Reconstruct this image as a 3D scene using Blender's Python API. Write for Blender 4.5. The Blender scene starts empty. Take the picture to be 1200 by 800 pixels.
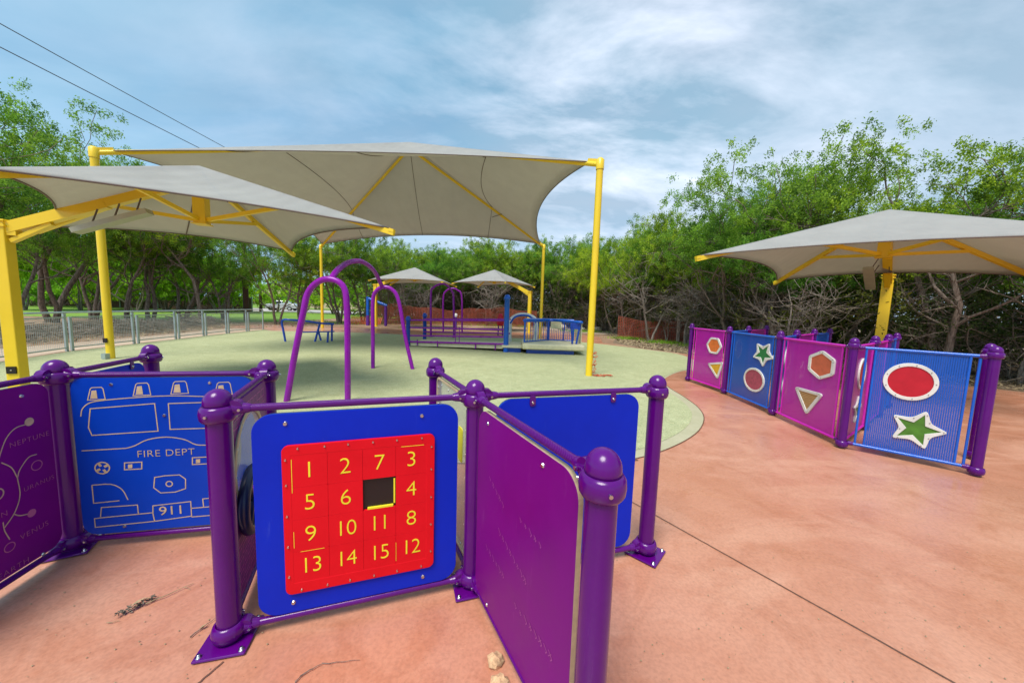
import bpy, math, random
import numpy as np
from mathutils import Vector, Matrix
R_ = math.radians
rnd = random.Random(7)
sc = bpy.context.scene
col = sc.collection
# ------------------------------------------------------------------ camera (real place and pose)
FOC, PITCH, ROLL, EYE = 404.0, 0.0977, 0.0319, 1.56
cp, sp, cr, sr = math.cos(PITCH), math.sin(PITCH), math.cos(ROLL), math.sin(ROLL)
FW = Vector((0, cp, -sp)); UP0 = Vector((0, sp, cp)); RT0 = Vector((1, 0, 0))
RT = cr*RT0 + sr*UP0; UP = -sr*RT0 + cr*UP0
O = Vector((0, 0, EYE))
def ray(x, y): return FW + (x-600)/FOC*RT - (y-400)/FOC*UP
def G(x, y, z=0.0):
    d = ray(x, y); return O + d*((z-EYE)/d.z)
def AT(x, y, Y):
    d = ray(x, y); return O + d*(Y/d.y)
cam = bpy.data.cameras.new("camera"); co = bpy.data.objects.new("camera", cam); col.objects.link(co)
co.matrix_world = Matrix(((RT.x, UP.x, -FW.x, 0), (RT.y, UP.y, -FW.y, 0), (RT.z, UP.z, -FW.z, EYE), (0, 0, 0, 1)))
cam.sensor_width = 36; cam.lens = FOC/1200*36; cam.clip_start = .02; cam.clip_end = 1500
sc.camera = co
# ------------------------------------------------------------------ materials
def mat(name, rgb, rough=.5, metal=0., spec=.5, coat=0.):
    m = bpy.data.materials.new(name); m.use_nodes = True
    b = m.node_tree.nodes["Principled BSDF"]
    b.inputs["Base Color"].default_value = (*rgb, 1); b.inputs["Roughness"].default_value = rough
    b.inputs["Metallic"].default_value = metal; b.inputs["Specular IOR Level"].default_value = spec
    b.inputs["Coat Weight"].default_value = coat; b.inputs["Coat Roughness"].default_value = .12
    return m
def N(m, t, **kw):
    n = m.node_tree.nodes.new(t)
    for k, v in kw.items():
        if k in n.inputs.keys(): n.inputs[k].default_value = v
        else: setattr(n, k, v)
    return n
def LK(m, a, ao, b, bi): m.node_tree.links.new(a.outputs[ao], b.inputs[bi])
def noise(m, scale, detail=5., rough=.6, coord='Object', vec=None, dist=0.):
    n = N(m, 'ShaderNodeTexNoise'); n.inputs['Scale'].default_value = scale; n.inputs['Detail'].default_value = detail
    n.inputs['Roughness'].default_value = rough; n.inputs['Distortion'].default_value = dist
    if vec is None:
        tc = N(m, 'ShaderNodeTexCoord'); LK(m, tc, coord, n, 'Vector')
    else: LK(m, vec, 0, n, 'Vector')
    return n
def ramp(m, src, stops, out='Fac'):
    r = N(m, 'ShaderNodeValToRGB'); e = r.color_ramp.elements
    while len(e) < len(stops): e.new(.5)
    for el, (p, c) in zip(e, stops): el.position = p; el.color = (*c, 1) if len(c) == 3 else c
    LK(m, src, out, r, 'Fac'); return r
def mix(m, fac, a, b, mode='MIX', f=None):
    x = N(m, 'ShaderNodeMix', data_type='RGBA', blend_type=mode)
    if fac is not None: m.node_tree.links.new(fac, x.inputs[0])
    else: x.inputs[0].default_value = f
    for i, v in ((6, a), (7, b)):
        if isinstance(v, tuple): x.inputs[i].default_value = (*v, 1)
        else: m.node_tree.links.new(v, x.inputs[i])
    return x
def bump(m, src, st, dist=.01, out='Fac'):
    b = N(m, 'ShaderNodeBump'); b.inputs['Strength'].default_value = st; b.inputs['Distance'].default_value = dist
    LK(m, src, out, b, 'Height'); p = m.node_tree.nodes["Principled BSDF"]; LK(m, b, 0, p, 'Normal'); return b
def wear(m, scale, amt, rgb):       # slight tonal unevenness + roughness variation of a painted thing
    p = m.node_tree.nodes["Principled BSDF"]; n = noise(m, scale, 6., .65)
    dark = tuple(c*(1-amt) for c in rgb); lt = tuple(min(1, c*(1+amt)+.004*amt) for c in rgb)
    r = ramp(m, n, [(.35, dark), (.7, lt)]); LK(m, r, 0, p, 'Base Color')
    r2 = ramp(m, n, [(.3, (p.inputs['Roughness'].default_value*.8,)*3), (.75, (min(1, p.inputs['Roughness'].default_value*1.35),)*3)])
    LK(m, r2, 0, p, 'Roughness'); return m
M = {}
def add(name, rgb, rough=.5, w=(3., .12), **k):
    M[name] = mat(name, rgb, rough, **k)
    if w: wear(M[name], w[0], w[1], rgb)
add('purple', (.095, .001, .170), .20, spec=.42)
add('purple_grip', (.095, .001, .170), .26, spec=.42, w=None)
add('bright_purple', (.27, .003, .36), .26, spec=.45)
add('purple_board', (.19, .0005, .21), .42, w=(2.2, .10), spec=.22)
add('engrave_pink', (.50, .14, .28), .6, w=None)
add('engrave_faint', (.34, .06, .30), .4, w=None)  # engraved marks, with pale pink glints put into their colour
add('azure_board', (.0, .050, .50), .38, w=(2., .08), spec=.25)
add('blue_board', (.0, .022, .52), .40, w=(2., .08), spec=.2)
add('blue_light', (.0, .08, .55), .35)
add('red_board', (.76, .002, .012), .42, w=(4., .06), spec=.25)
add('yellow_ink', (.90, .80, .03), .5)
add('tan_core', (.60, .45, .27), .55, w=(20., .15))
add('steel', (.55, .55, .56), .25, metal=1.)
add('black', (.012, .006, .006), .5)
add('yellow_paint', (.90, .62, .02), .38, w=(1.2, .05), coat=.15)
add('navy_wheel', (.008, .014, .06), .3)
add('blue_frame', (.0, .11, .58), .3, coat=.3)
add('blue_dark', (.0, .06, .46), .3, coat=.3)
add('magenta_frame', (.58, .012, .42), .35)
add('violet_leg', (.12, .02, .30), .35)
add('white_ring', (.74, .72, .66), .45)
add('orange_fill', (.75, .17, .03), .5, w=(12, .15))
add('coral_fill', (.62, .13, .06), .5, w=(12, .15))
add('red_fill', (.50, .006, .02), .38, w=(10, .1))
add('green_fill', (.015, .20, .05), .5, w=(10, .25))
add('leafgreen_fill', (.07, .20, .015), .6, w=(10, .25))
add('mauve_fill', (.42, .07, .11), .6, w=(30, .3))
add('amber_fill', (.72, .40, .02), .5, w=(10, .2))
add('ramp_tan', (.72, .66, .42), .6, w=(6, .12))
add('galv', (.42, .50, .50), .42, metal=.55)
add('red_plastic', (.65, .01, .04), .4)
add('white_plastic', (.8, .8, .78), .4)
add('lightbar', (.42, .43, .33), .5)
add('hem', (.17, .13, .11), .8)
add('orange_net', (.75, .13, .04), .7, w=(3, .3))
add('redbrown_net', (.34, .075, .04), .8, w=(3, .3))
add('polewood', (.11, .06, .04), .9, w=(2, .3))
add('car_paint', (.62, .65, .68), .25, metal=.4, coat=.6)
add('car_glass', (.02, .025, .03), .08)
add('tyre', (.02, .02, .02), .8)
add('stucco', (.62, .48, .34), .85)
add('roof_tan', (.30, .20, .15), .85)
add('kraft', (.40, .30, .17), .85, w=(30, .4))
add('stone', (.62, .40, .22), .9, w=(40, .4))
add('palestone', (.62, .54, .42), .9, w=(8, .3))
add('joint', (.16, .07, .04), .9, w=(30, .3))
add('wire', (.09, .10, .12), .6, w=None)
m = M['purple_grip']; tc = N(m, 'ShaderNodeTexCoord'); w_ = N(m, 'ShaderNodeTexWave'); w_.bands_direction = 'DIAGONAL'; w_.inputs['Scale'].default_value = 60; LK(m, tc, 'Object', w_, 'Vector'); bump(m, w_, .55, .003)
# scuffs and dust on the moulded boards
for k_, c_ in (('purple_board', (.34, .10, .36)), ('blue_board', (.06, .11, .60)), ('purple', (.20, .06, .32)), ('yellow_paint', (.66, .48, .10))):
    m = M[k_]; p = m.node_tree.nodes['Principled BSDF']; src = p.inputs['Base Color'].links[0].from_socket
    tc = N(m, 'ShaderNodeTexCoord'); mp = N(m, 'ShaderNodeMapping'); mp.inputs['Scale'].default_value = (22, 22, 1.8); mp.inputs['Rotation'].default_value = (0, .35, 0); LK(m, tc, 'Object', mp, 0)
    n_ = noise(m, 1.6, 8., .75, vec=mp); r_ = ramp(m, n_, [(.62, (0,)*3), (.80, (.55,)*3)]); x_ = mix(m, r_.outputs[0], src, c_); LK(m, x_, 2, p, 'Base Color')
# wood fill with grain
m = M['wood_fill'] = mat('wood_fill', (.5, .3, .12), .6)
tc = N(m, 'ShaderNodeTexCoord'); w_ = N(m, 'ShaderNodeTexWave'); w_.bands_direction = 'Z'; w_.inputs['Scale'].default_value = 14; w_.inputs['Distortion'].default_value = 6; w_.inputs['Detail'].default_value = 3
LK(m, tc, 'Object', w_, 'Vector'); r = ramp(m, w_, [(.2, (.20, .10, .03)), (.7, (.62, .36, .14))]); LK(m, r, 0, m.node_tree.nodes['Principled BSDF'], 'Base Color')
# shade cloth
m = M['fabric'] = mat('fabric', (.62, .60, .55), .9, spec=.1)
nt = m.node_tree; p = nt.nodes['Principled BSDF']; out = nt.nodes['Material Output']
n1 = noise(m, 1.6, 4., .6); r = ramp(m, n1, [(.35, (.53, .54, .535)), (.7, (.60, .61, .60))])
LK(m, r, 0, p, 'Base Color')
tr = N(m, 'ShaderNodeBsdfTranslucent'); tr.inputs[0].default_value = (.60, .54, .44, 1)
ms = N(m, 'ShaderNodeMixShader'); ms.inputs[0].default_value = .50
LK(m, p, 0, ms, 1); LK(m, tr, 0, ms, 2); LK(m, ms, 0, out, 'Surface')
tc = N(m, 'ShaderNodeTexCoord'); wv = N(m, 'ShaderNodeTexWave'); wv.inputs['Scale'].default_value = 1.1; wv.inputs['Distortion'].default_value = 2.5; wv.bands_direction = 'X'; wv.inputs['Detail'].default_value = 2
LK(m, tc, 'Object', wv, 'Vector'); bump(m, wv, .22, .04)
# perforated mesh sheets
def perf(name, rgb):
    m = M[name] = mat(name, rgb, .35, coat=.2)
    nt = m.node_tree; p = nt.nodes['Principled BSDF']; out = nt.nodes['Material Output']
    tc = N(m, 'ShaderNodeTexCoord'); mp = N(m, 'ShaderNodeMapping'); mp.inputs['Scale'].default_value = (1/.016, 1, 1/.011)
    LK(m, tc, 'Object', mp, 'Vector'); fr = N(m, 'ShaderNodeVectorMath', operation='FRACTION'); LK(m, mp, 0, fr, 0)
    sb = N(m, 'ShaderNodeVectorMath', operation='SUBTRACT'); sb.inputs[1].default_value = (.5, 0, .5); LK(m, fr, 0, sb, 0)
    mu = N(m, 'ShaderNodeVectorMath', operation='MULTIPLY'); mu.inputs[1].default_value = (1, 0, 1); LK(m, sb, 0, mu, 0)
    ln = N(m, 'ShaderNodeVectorMath', operation='LENGTH'); LK(m, mu, 0, ln, 0)
    lt = N(m, 'ShaderNodeMath', operation='LESS_THAN'); lt.inputs[1].default_value = .24; LK(m, ln, 'Value', lt, 0)
    t = N(m, 'ShaderNodeBsdfTransparent'); ms = N(m, 'ShaderNodeMixShader')
    LK(m, lt, 0, ms, 0); LK(m, p, 0, ms, 1); LK(m, t, 0, ms, 2); LK(m, ms, 0, out, 'Surface')
perf('blue_mesh', (.0, .085, .46)); perf('magenta_mesh', (.50, .004, .38))
# clear sheet
m = M['clear'] = mat('clear', (.75, .74, .72), .08)
nt = m.node_tree; p = nt.nodes['Principled BSDF']; out = nt.nodes['Material Output']
t = N(m, 'ShaderNodeBsdfTransparent'); t.inputs[0].default_value = (.86, .85, .82, 1); ms = N(m, 'ShaderNodeMixShader'); ms.inputs[0].default_value = .70
LK(m, p, 0, ms, 1); LK(m, t, 0, ms, 2); LK(m, ms, 0, out, 'Surface')
# ground stuffs
def surf(name, rough): M[name] = mat(name, (.5, .5, .5), rough); return M[name]
m = surf('concrete', .42); p = m.node_tree.nodes['Principled BSDF']
a = noise(m, .55, 7., .62, dist=.6); b = noise(m, 2.6, 6., .7, dist=1.2); c = noise(m, 60., 3., .6); d = noise(m, 7., 5., .7)
ra = ramp(m, a, [(.32, (.52, .215, .125)), (.5, (.57, .26, .162)), (.72, (.63, .315, .208))])
rb = ramp(m, b, [(.46, (0,)*3), (.64, (1,)*3)]); x1 = mix(m, rb.outputs[0], ra.outputs[0], (.45, .17, .09)); 
mf = N(m, 'ShaderNodeMath', operation='MULTIPLY'); mf.inputs[1].default_value = .55; LK(m, rb, 0, mf, 0); m.node_tree.links.new(mf.outputs[0], x1.inputs[0])
# pale drying patches, stretched
tc = N(m, 'ShaderNodeTexCoord'); mp = N(m, 'ShaderNodeMapping'); mp.inputs['Scale'].default_value = (.55, 1.5, 1); mp.inputs['Rotation'].default_value = (0, 0, .5); LK(m, tc, 'Object', mp, 0)
e = noise(m, 1.1, 6., .6, vec=mp, dist=.8); re = ramp(m, e, [(.54, (0,)*3), (.62, (.32,)*3), (.8, (.45,)*3)])
x2 = mix(m, re.outputs[0], x1.outputs[2], (.68, .37, .25))
rc = ramp(m, c, [(.3, (.86,)*3), (.6, (1.04,)*3)]); x3 = mix(m, None, x2.outputs[2], rc.outputs[0], 'MULTIPLY', 1.)
sp_ = N(m, 'ShaderNodeTexVoronoi'); sp_.inputs['Scale'].default_value = 26; tc2 = N(m, 'ShaderNodeTexCoord'); LK(m, tc2, 'Object', sp_, 'Vector')
rs = ramp(m, sp_, [(.035, (.25,)*3), (.06, (1,)*3)], out='Distance'); x4 = mix(m, None, x3.outputs[2], rs.outputs[0], 'MULTIPLY', .55)
LK(m, x4, 2, p, 'Base Color')
rr = ramp(m, e, [(.35, (.20,)*3), (.62, (.42,)*3)]); LK(m, rr, 0, p, 'Roughness'); bump(m, d, .12, .012)
m = surf('rubber', .85); p = m.node_tree.nodes['Principled BSDF']
a = noise(m, .5, 6., .6, dist=.4); c = noise(m, 70., 2., .7); v = N(m, 'ShaderNodeTexVoronoi'); v.inputs['Scale'].default_value = 90; tc = N(m, 'ShaderNodeTexCoord'); LK(m, tc, 'Object', v, 'Vector')
ra = ramp(m, a, [(.3, (.38, .405, .225)), (.7, (.47, .485, .285))]); rv = ramp(m, v, [(.0, (.50, .62, .42)), (.5, (1.0,)*3), (1., (1.3, 1.22, 1.1))], out='Color')
d_ = noise(m, 4., 7., .75); rd = ramp(m, d_, [(.35, (.88, .86, .82)), (.65, (1.06,)*3)]); x_ = mix(m, None, ra.outputs[0], rd.outputs[0], 'MULTIPLY', 1.); x = mix(m, None, x_.outputs[2], rv.outputs[0], 'MULTIPLY', .85); LK(m, x, 2, p, 'Base Color'); bump(m, c, .5, .01)
m = surf('edge', .8); p = m.node_tree.nodes['Principled BSDF']
a = noise(m, 3., 6., .7); ra = ramp(m, a, [(.3, (.39, .37, .22)), (.7, (.49, .45, .30))]); LK(m, ra, 0, p, 'Base Color'); c = noise(m, 80., 2., .7); bump(m, c, .4, .01)
m = surf('dirt', .95); p = m.node_tree.nodes['Principled BSDF']
a = noise(m, .35, 7., .65, dist=.5); b = noise(m, 6., 6., .75); ra = ramp(m, a, [(.35, (.30, .175, .11)), (.5, (.40, .26, .17)), (.68, (.52, .38, .27))])
rb = ramp(m, b, [(.35, (.55, .5, .46)), (.65, (1.15, 1.1, 1.05))]); x = mix(m, None, ra.outputs[0], rb.outputs[0], 'MULTIPLY', .9); LK(m, x, 2, p, 'Base Color'); bump(m, b, .9, .05)
m = surf('litter_floor', .95); p = m.node_tree.nodes['Principled BSDF']
b = noise(m, 9., 7., .8); ra = ramp(m, b, [(.35, (.10, .065, .04)), (.55, (.26, .18, .115)), (.72, (.50, .40, .29))]); LK(m, ra, 0, p, 'Base Color'); bump(m, b, 1., .05)
m = surf('grass', .9); p = m.node_tree.nodes['Principled BSDF']
a = noise(m, .25, 6., .7); b = noise(m, 12., 4., .8); ra = ramp(m, a, [(.3, (.13, .26, .02)), (.7, (.26, .42, .05))]); rb = ramp(m, b, [(.3, (.6,)*3), (.7, (1.2,)*3)])
x = mix(m, None, ra.outputs[0], rb.outputs[0], 'MULTIPLY', .8); LK(m, x, 2, p, 'Base Color'); bump(m, b, 1., .04)
m = surf('road', .8); p = m.node_tree.nodes['Principled BSDF']
a = noise(m, .5, 6., .7); ra = ramp(m, a, [(.3, (.40, .37, .34)), (.7, (.50, .47, .43))]); LK(m, ra, 0, p, 'Base Color')
m = surf('pathc', .8); p = m.node_tree.nodes['Principled BSDF']
a = noise(m, .9, 6., .7); ra = ramp(m, a, [(.3, (.44, .31, .22)), (.7, (.58, .45, .34))]); LK(m, ra, 0, p, 'Base Color')
def leafmat(name, dark, light, trans):
    m = M[name] = mat(name, dark, .6, spec=.25); nt = m.node_tree; p = nt.nodes['Principled BSDF']; out = nt.nodes['Material Output']
    a = noise(m, 1.5, 3., .6); g = N(m, 'ShaderNodeNewGeometry'); oi = N(m, 'ShaderNodeObjectInfo')
    r1 = ramp(m, a, [(.40, dark), (.60, light)])  # random leaf tone; clump contrast is raised to imitate lit and darker foliage
    r2 = ramp(m, g, [(0., (.55, .6, .5)), (1., (1.35, 1.3, 1.2))], out='Random Per Island'); x = mix(m, None, r1.outputs[0], r2.outputs[0], 'MULTIPLY', 1.)
    r3 = ramp(m, oi, [(0., (.55, .80, .90)), (.5, (1.,)*3), (1., (1.40, 1.18, .75))], out='Random'); y = mix(m, None, x.outputs[2], r3.outputs[0], 'MULTIPLY', 1.)
    LK(m, y, 2, p, 'Base Color'); t = N(m, 'ShaderNodeBsdfTranslucent'); y2 = mix(m, None, y.outputs[2], trans, 'MULTIPLY', 1.); LK(m, y2, 2, t, 0)
    ms = N(m, 'ShaderNodeMixShader'); ms.inputs[0].default_value = .52; LK(m, p, 0, ms, 1); LK(m, t, 0, ms, 2); LK(m, ms, 0, out, 'Surface')
leafmat('juniper_leaf', (.12, .22, .04), (.38, .54, .07), (1.2, 1.3, .7))
leafmat('oak_leaf', (.12, .24, .04), (.34, .50, .07), (1.2, 1.3, .7))
leafmat('bright_leaf', (.22, .42, .03), (.42, .62, .08), (1.2, 1.3, .7))
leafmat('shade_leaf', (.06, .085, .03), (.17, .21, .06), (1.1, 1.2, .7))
def bark(name, a_, b_):
    m = M[name] = mat(name, a_, .95, spec=.1); p = m.node_tree.nodes['Principled BSDF']
    tc = N(m, 'ShaderNodeTexCoord'); mp = N(m, 'ShaderNodeMapping'); mp.inputs['Scale'].default_value = (9, 9, 1.6); LK(m, tc, 'Object', mp, 0)
    n = noise(m, 2.5, 6., .7, vec=mp); r = ramp(m, n, [(.35, a_), (.65, b_)]); LK(m, r, 0, p, 'Base Color'); bump(m, n, .8, .03)
bark('bark', (.11, .08, .065), (.38, .30, .25)); bark('bark_pale', (.15, .12, .10), (.40, .34, .29)); bark('twig', (.13, .10, .08), (.34, .28, .22))
# ------------------------------------------------------------------ geometry helpers
def tag(o, label=None, cat=None, group=None, kind=None):
    if label: o['label'] = label
    if cat: o['category'] = cat
    if group: o['group'] = group
    if kind: o['kind'] = kind
    return o
def empty(name, loc=(0, 0, 0), rz=0., parent=None):
    o = bpy.data.objects.new(name, None); col.objects.link(o); o.location = loc; o.rotation_euler = (0, 0, rz); o.empty_display_size = .1
    if parent: o.parent = parent
    return o
class MB:
    def __init__(s): s.v = []; s.f = []; s.mi = []; s.sm = []
    def raw(s, v, f, mi=0, sm=False):
        k = len(s.v); s.v += [tuple(a) for a in v]; s.f += [tuple(i+k for i in q) for q in f]; s.mi += [mi]*len(f); s.sm += [sm]*len(f); return s
    def box(s, x0, x1, y0, y1, z0, z1, mi=0, b=0.):
        v = [(x, y, z) for z in (z0, z1) for y in (y0, y1) for x in (x0, x1)]
        return s.raw(v, [(0, 2, 3, 1), (4, 5, 7, 6), (0, 1, 5, 4), (2, 6, 7, 3), (0, 4, 6, 2), (1, 3, 7, 5)], mi)
    def beam(s, a, b, w, h, mi=0):          # rectangular bar from a to b, h measured upward
        a = Vector(a); b = Vector(b); d = (b-a).normalized(); u = Vector((0, 0, 1))
        if abs(d.z) > .98: u = Vector((1, 0, 0))
        sx = d.cross(u).normalized()*w/2; sy = sx.cross(d).normalized()*h/2
        v = [c+i*sx+j*sy for c in (a, b) for i, j in ((-1, -1), (1, -1), (1, 1), (-1, 1))]
        return s.raw(v, [(0, 1, 2, 3), (7, 6, 5, 4), (0, 4, 5, 1), (1, 5, 6, 2), (2, 6, 7, 3), (3, 7, 4, 0)], mi)
    def tube(s, pts, r, n=10, mi=0, cap=True):
        pts = [Vector(p) for p in pts]; rs = r if isinstance(r, (list, tuple)) else [r]*len(pts)
        v = []; prev = None
        for i, p in enumerate(pts):
            d = (pts[min(i+1, len(pts)-1)]-pts[max(i-1, 0)]).normalized()
            if prev is None:
                u = Vector((0, 0, 1)) if abs(d.z) < .9 else Vector((1, 0, 0)); a = d.cross(u).normalized()
            else:
                a = (prev - d*prev.dot(d)).normalized()
            prev = a; b = d.cross(a)
            for k in range(n):
                t = 2*math.pi*k/n; v.append(p+(a*math.cos(t)+b*math.sin(t))*rs[i])
        f = [(i*n+k, i*n+(k+1) % n, (i+1)*n+(k+1) % n, (i+1)*n+k) for i in range(len(pts)-1) for k in range(n)]
        s.raw(v, f, mi, True)
        if cap: s.raw(v[:n], [tuple(range(n))[::-1]], mi); s.raw(v[-n:], [tuple(range(n))], mi)
        return s
    def lathe(s, prof, c=(0, 0, 0), n=28, mi=0):
        v = [(c[0]+r*math.cos(2*math.pi*k/n), c[1]+r*math.sin(2*math.pi*k/n), c[2]+z) for r, z in prof for k in range(n)]
        f = [(i*n+k, i*n+(k+1) % n, (i+1)*n+(k+1) % n, (i+1)*n+k) for i in range(len(prof)-1) for k in range(n)]
        return s.raw(v, f, mi, True)
    def disc_y(s, x, z, y, r, mi=0, h=.004, n=10):   # little bolt head on a front face, facing -y
        v = [(x+r*math.cos(2*math.pi*k/n), y, z+r*math.sin(2*math.pi*k/n)) for k in range(n)] + [(x+.7*r*math.cos(2*math.pi*k/n), y-h, z+.7*r*math.sin(2*math.pi*k/n)) for k in range(n)]
        return s.raw(v, [(k, (k+1) % n, n+(k+1) % n, n+k) for k in range(n)]+[tuple(range(n, 2*n))], mi, False)
    def build(s, name, mats, parent=None, smooth=None):
        me = bpy.data.meshes.new(name); me.from_pydata(s.v, [], s.f)
        if not isinstance(mats, (list, tuple)): mats = [mats]
        for m_ in mats: me.materials.append(M[m_] if isinstance(m_, str) else m_)
        me.polygons.foreach_set('material_index', s.mi); me.polygons.foreach_set('use_smooth', s.sm); me.update()
        o = bpy.data.objects.new(name, me); col.objects.link(o)
        if parent: o.parent = parent
        return o
def bevel(o, w=.004, seg=2):
    b = o.modifiers.new('b', 'BEVEL'); b.width = w; b.segments = seg; b.limit_method = 'ANGLE'; return o
DG = None
def curve_mesh(cu):
    o = bpy.data.objects.new('tmp', cu); col.objects.link(o)
    dg = bpy.context.evaluated_depsgraph_get(); me = bpy.data.meshes.new_from_object(o.evaluated_get(dg)); 
    bpy.data.objects.remove(o); bpy.data.curves.remove(cu); return me
TOXZ = Matrix(((1, 0, 0, 0), (0, 0, -1, 0), (0, 1, 0, 0), (0, 0, 0, 1)))
def plate(name, loops, y, th, m_, parent=None, bev=.002, side=None):
    """flat plate in the local x-z plane with its front at y; loops = outer + holes"""
    cu = bpy.data.curves.new('c', 'CURVE'); cu.dimensions = '2D'; cu.fill_mode = 'BOTH'; cu.extrude = th/2-bev; cu.bevel_depth = bev; cu.bevel_resolution = 1; cu.offset = -bev
    for lp in loops:
        s = cu.splines.new('POLY'); s.points.add(len(lp)-1); s.use_cyclic_u = True
        for p_, q in zip(s.points, lp): p_.co = (q[0], q[1], 0, 1)
    me = curve_mesh(cu); me.transform(Matrix.Translation((0, y+th/2, 0)) @ TOXZ); me.name = name
    me.materials.clear(); me.materials.append(M[m_])
    if side:
        me.materials.append(M[side])
        for pl in me.polygons: pl.material_index = 1 if abs(pl.normal.y) < .3 else 0
    for pl in me.polygons: pl.use_smooth = False
    o = bpy.data.objects.new(name, me); col.objects.link(o)
    if parent: o.parent = parent
    return o
def text_mesh(txt, size, x, z, y, m_, name='lettering', parent=None, th=.0016, space=1., sx=1., offs=0., shear=0.):
    cu = bpy.data.curves.new('t', 'FONT'); cu.body = txt; cu.size = size; cu.align_x = 'CENTER'; cu.align_y = 'CENTER'; cu.extrude = th/2; cu.space_character = space; cu.offset = offs; cu.resolution_u = 4
    me = curve_mesh(cu); me.transform(Matrix.Translation((x, y-th/2, z)) @ TOXZ @ Matrix.Diagonal((sx, 1, 1, 1)))
    me.materials.clear(); me.materials.append(M[m_]); me.name = name
    if parent is None: return me
    o = bpy.data.objects.new(name, me); col.objects.link(o); o.parent = parent; return o
def rrect(x0, x1, z0, z1, r, n=6):
    out_ = []
    for cx, cz, a0 in ((x1-r, z1-r, 0), (x0+r, z1-r, 90), (x0+r, z0+r, 180), (x1-r, z0+r, 270)):
        for k in range(n+1):
            t = R_(a0+90*k/n); out_.append((cx+r*math.cos(t), cz+r*math.sin(t)))
    return out_
def circ(x, z, r, n=32, rz=None): return [(x+r*math.cos(2*math.pi*k/n), z+(rz or r)*math.sin(2*math.pi*k/n)) for k in range(n)]
def stroke(mb, pts, w, y, closed=False, mi=0):
    pts = [Vector((p_[0], p_[1])) for p_ in pts]; n = len(pts); L = []; Rr = []
    for i in range(n):
        a = pts[(i-1) % n] if (closed or i > 0) else pts[i]; b = pts[(i+1) % n] if (closed or i < n-1) else pts[i]
        d1 = (pts[i]-a); d2 = (b-pts[i]); d1 = d1.normalized() if d1.length > 1e-6 else d2.normalized(); d2 = d2.normalized() if d2.length > 1e-6 else d1
        t = (d1+d2); t = t.normalized() if t.length > 1e-5 else d1; nn = Vector((-t.y, t.x)); k = w/2/max(.5, nn.dot(Vector((-d1.y, d1.x))))
        L.append((pts[i].x+nn.x*k, y, pts[i].y+nn.y*k)); Rr.append((pts[i].x-nn.x*k, y, pts[i].y-nn.y*k))
    m_ = n if closed else n-1
    mb.raw(L+Rr, [(i, (i+1) % n, n+(i+1) % n, n+i) for i in range(m_)], mi)
def smooth(pts, k=8):
    pts = [Vector(p_) for p_ in pts]; P_ = [pts[0]*2-pts[1]]+pts+[pts[-1]*2-pts[-2]]; out_ = []
    for i in range(1, len(P_)-2):
        for j in range(k):
            t = j/k; a, b, c_, d_ = P_[i-1], P_[i], P_[i+1], P_[i+2]
            out_.append(.5*((2*b)+(c_-a)*t+(2*a-5*b+4*c_-d_)*t*t+(-a+3*b-3*c_+d_)*t**3))
    return out_+[pts[-1]]
def copy_tree(o, parent=None):
    c_ = o.copy(); col.objects.link(c_); c_.parent = parent
    for ch in o.children: copy_tree(ch, c_)
    return c_
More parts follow.
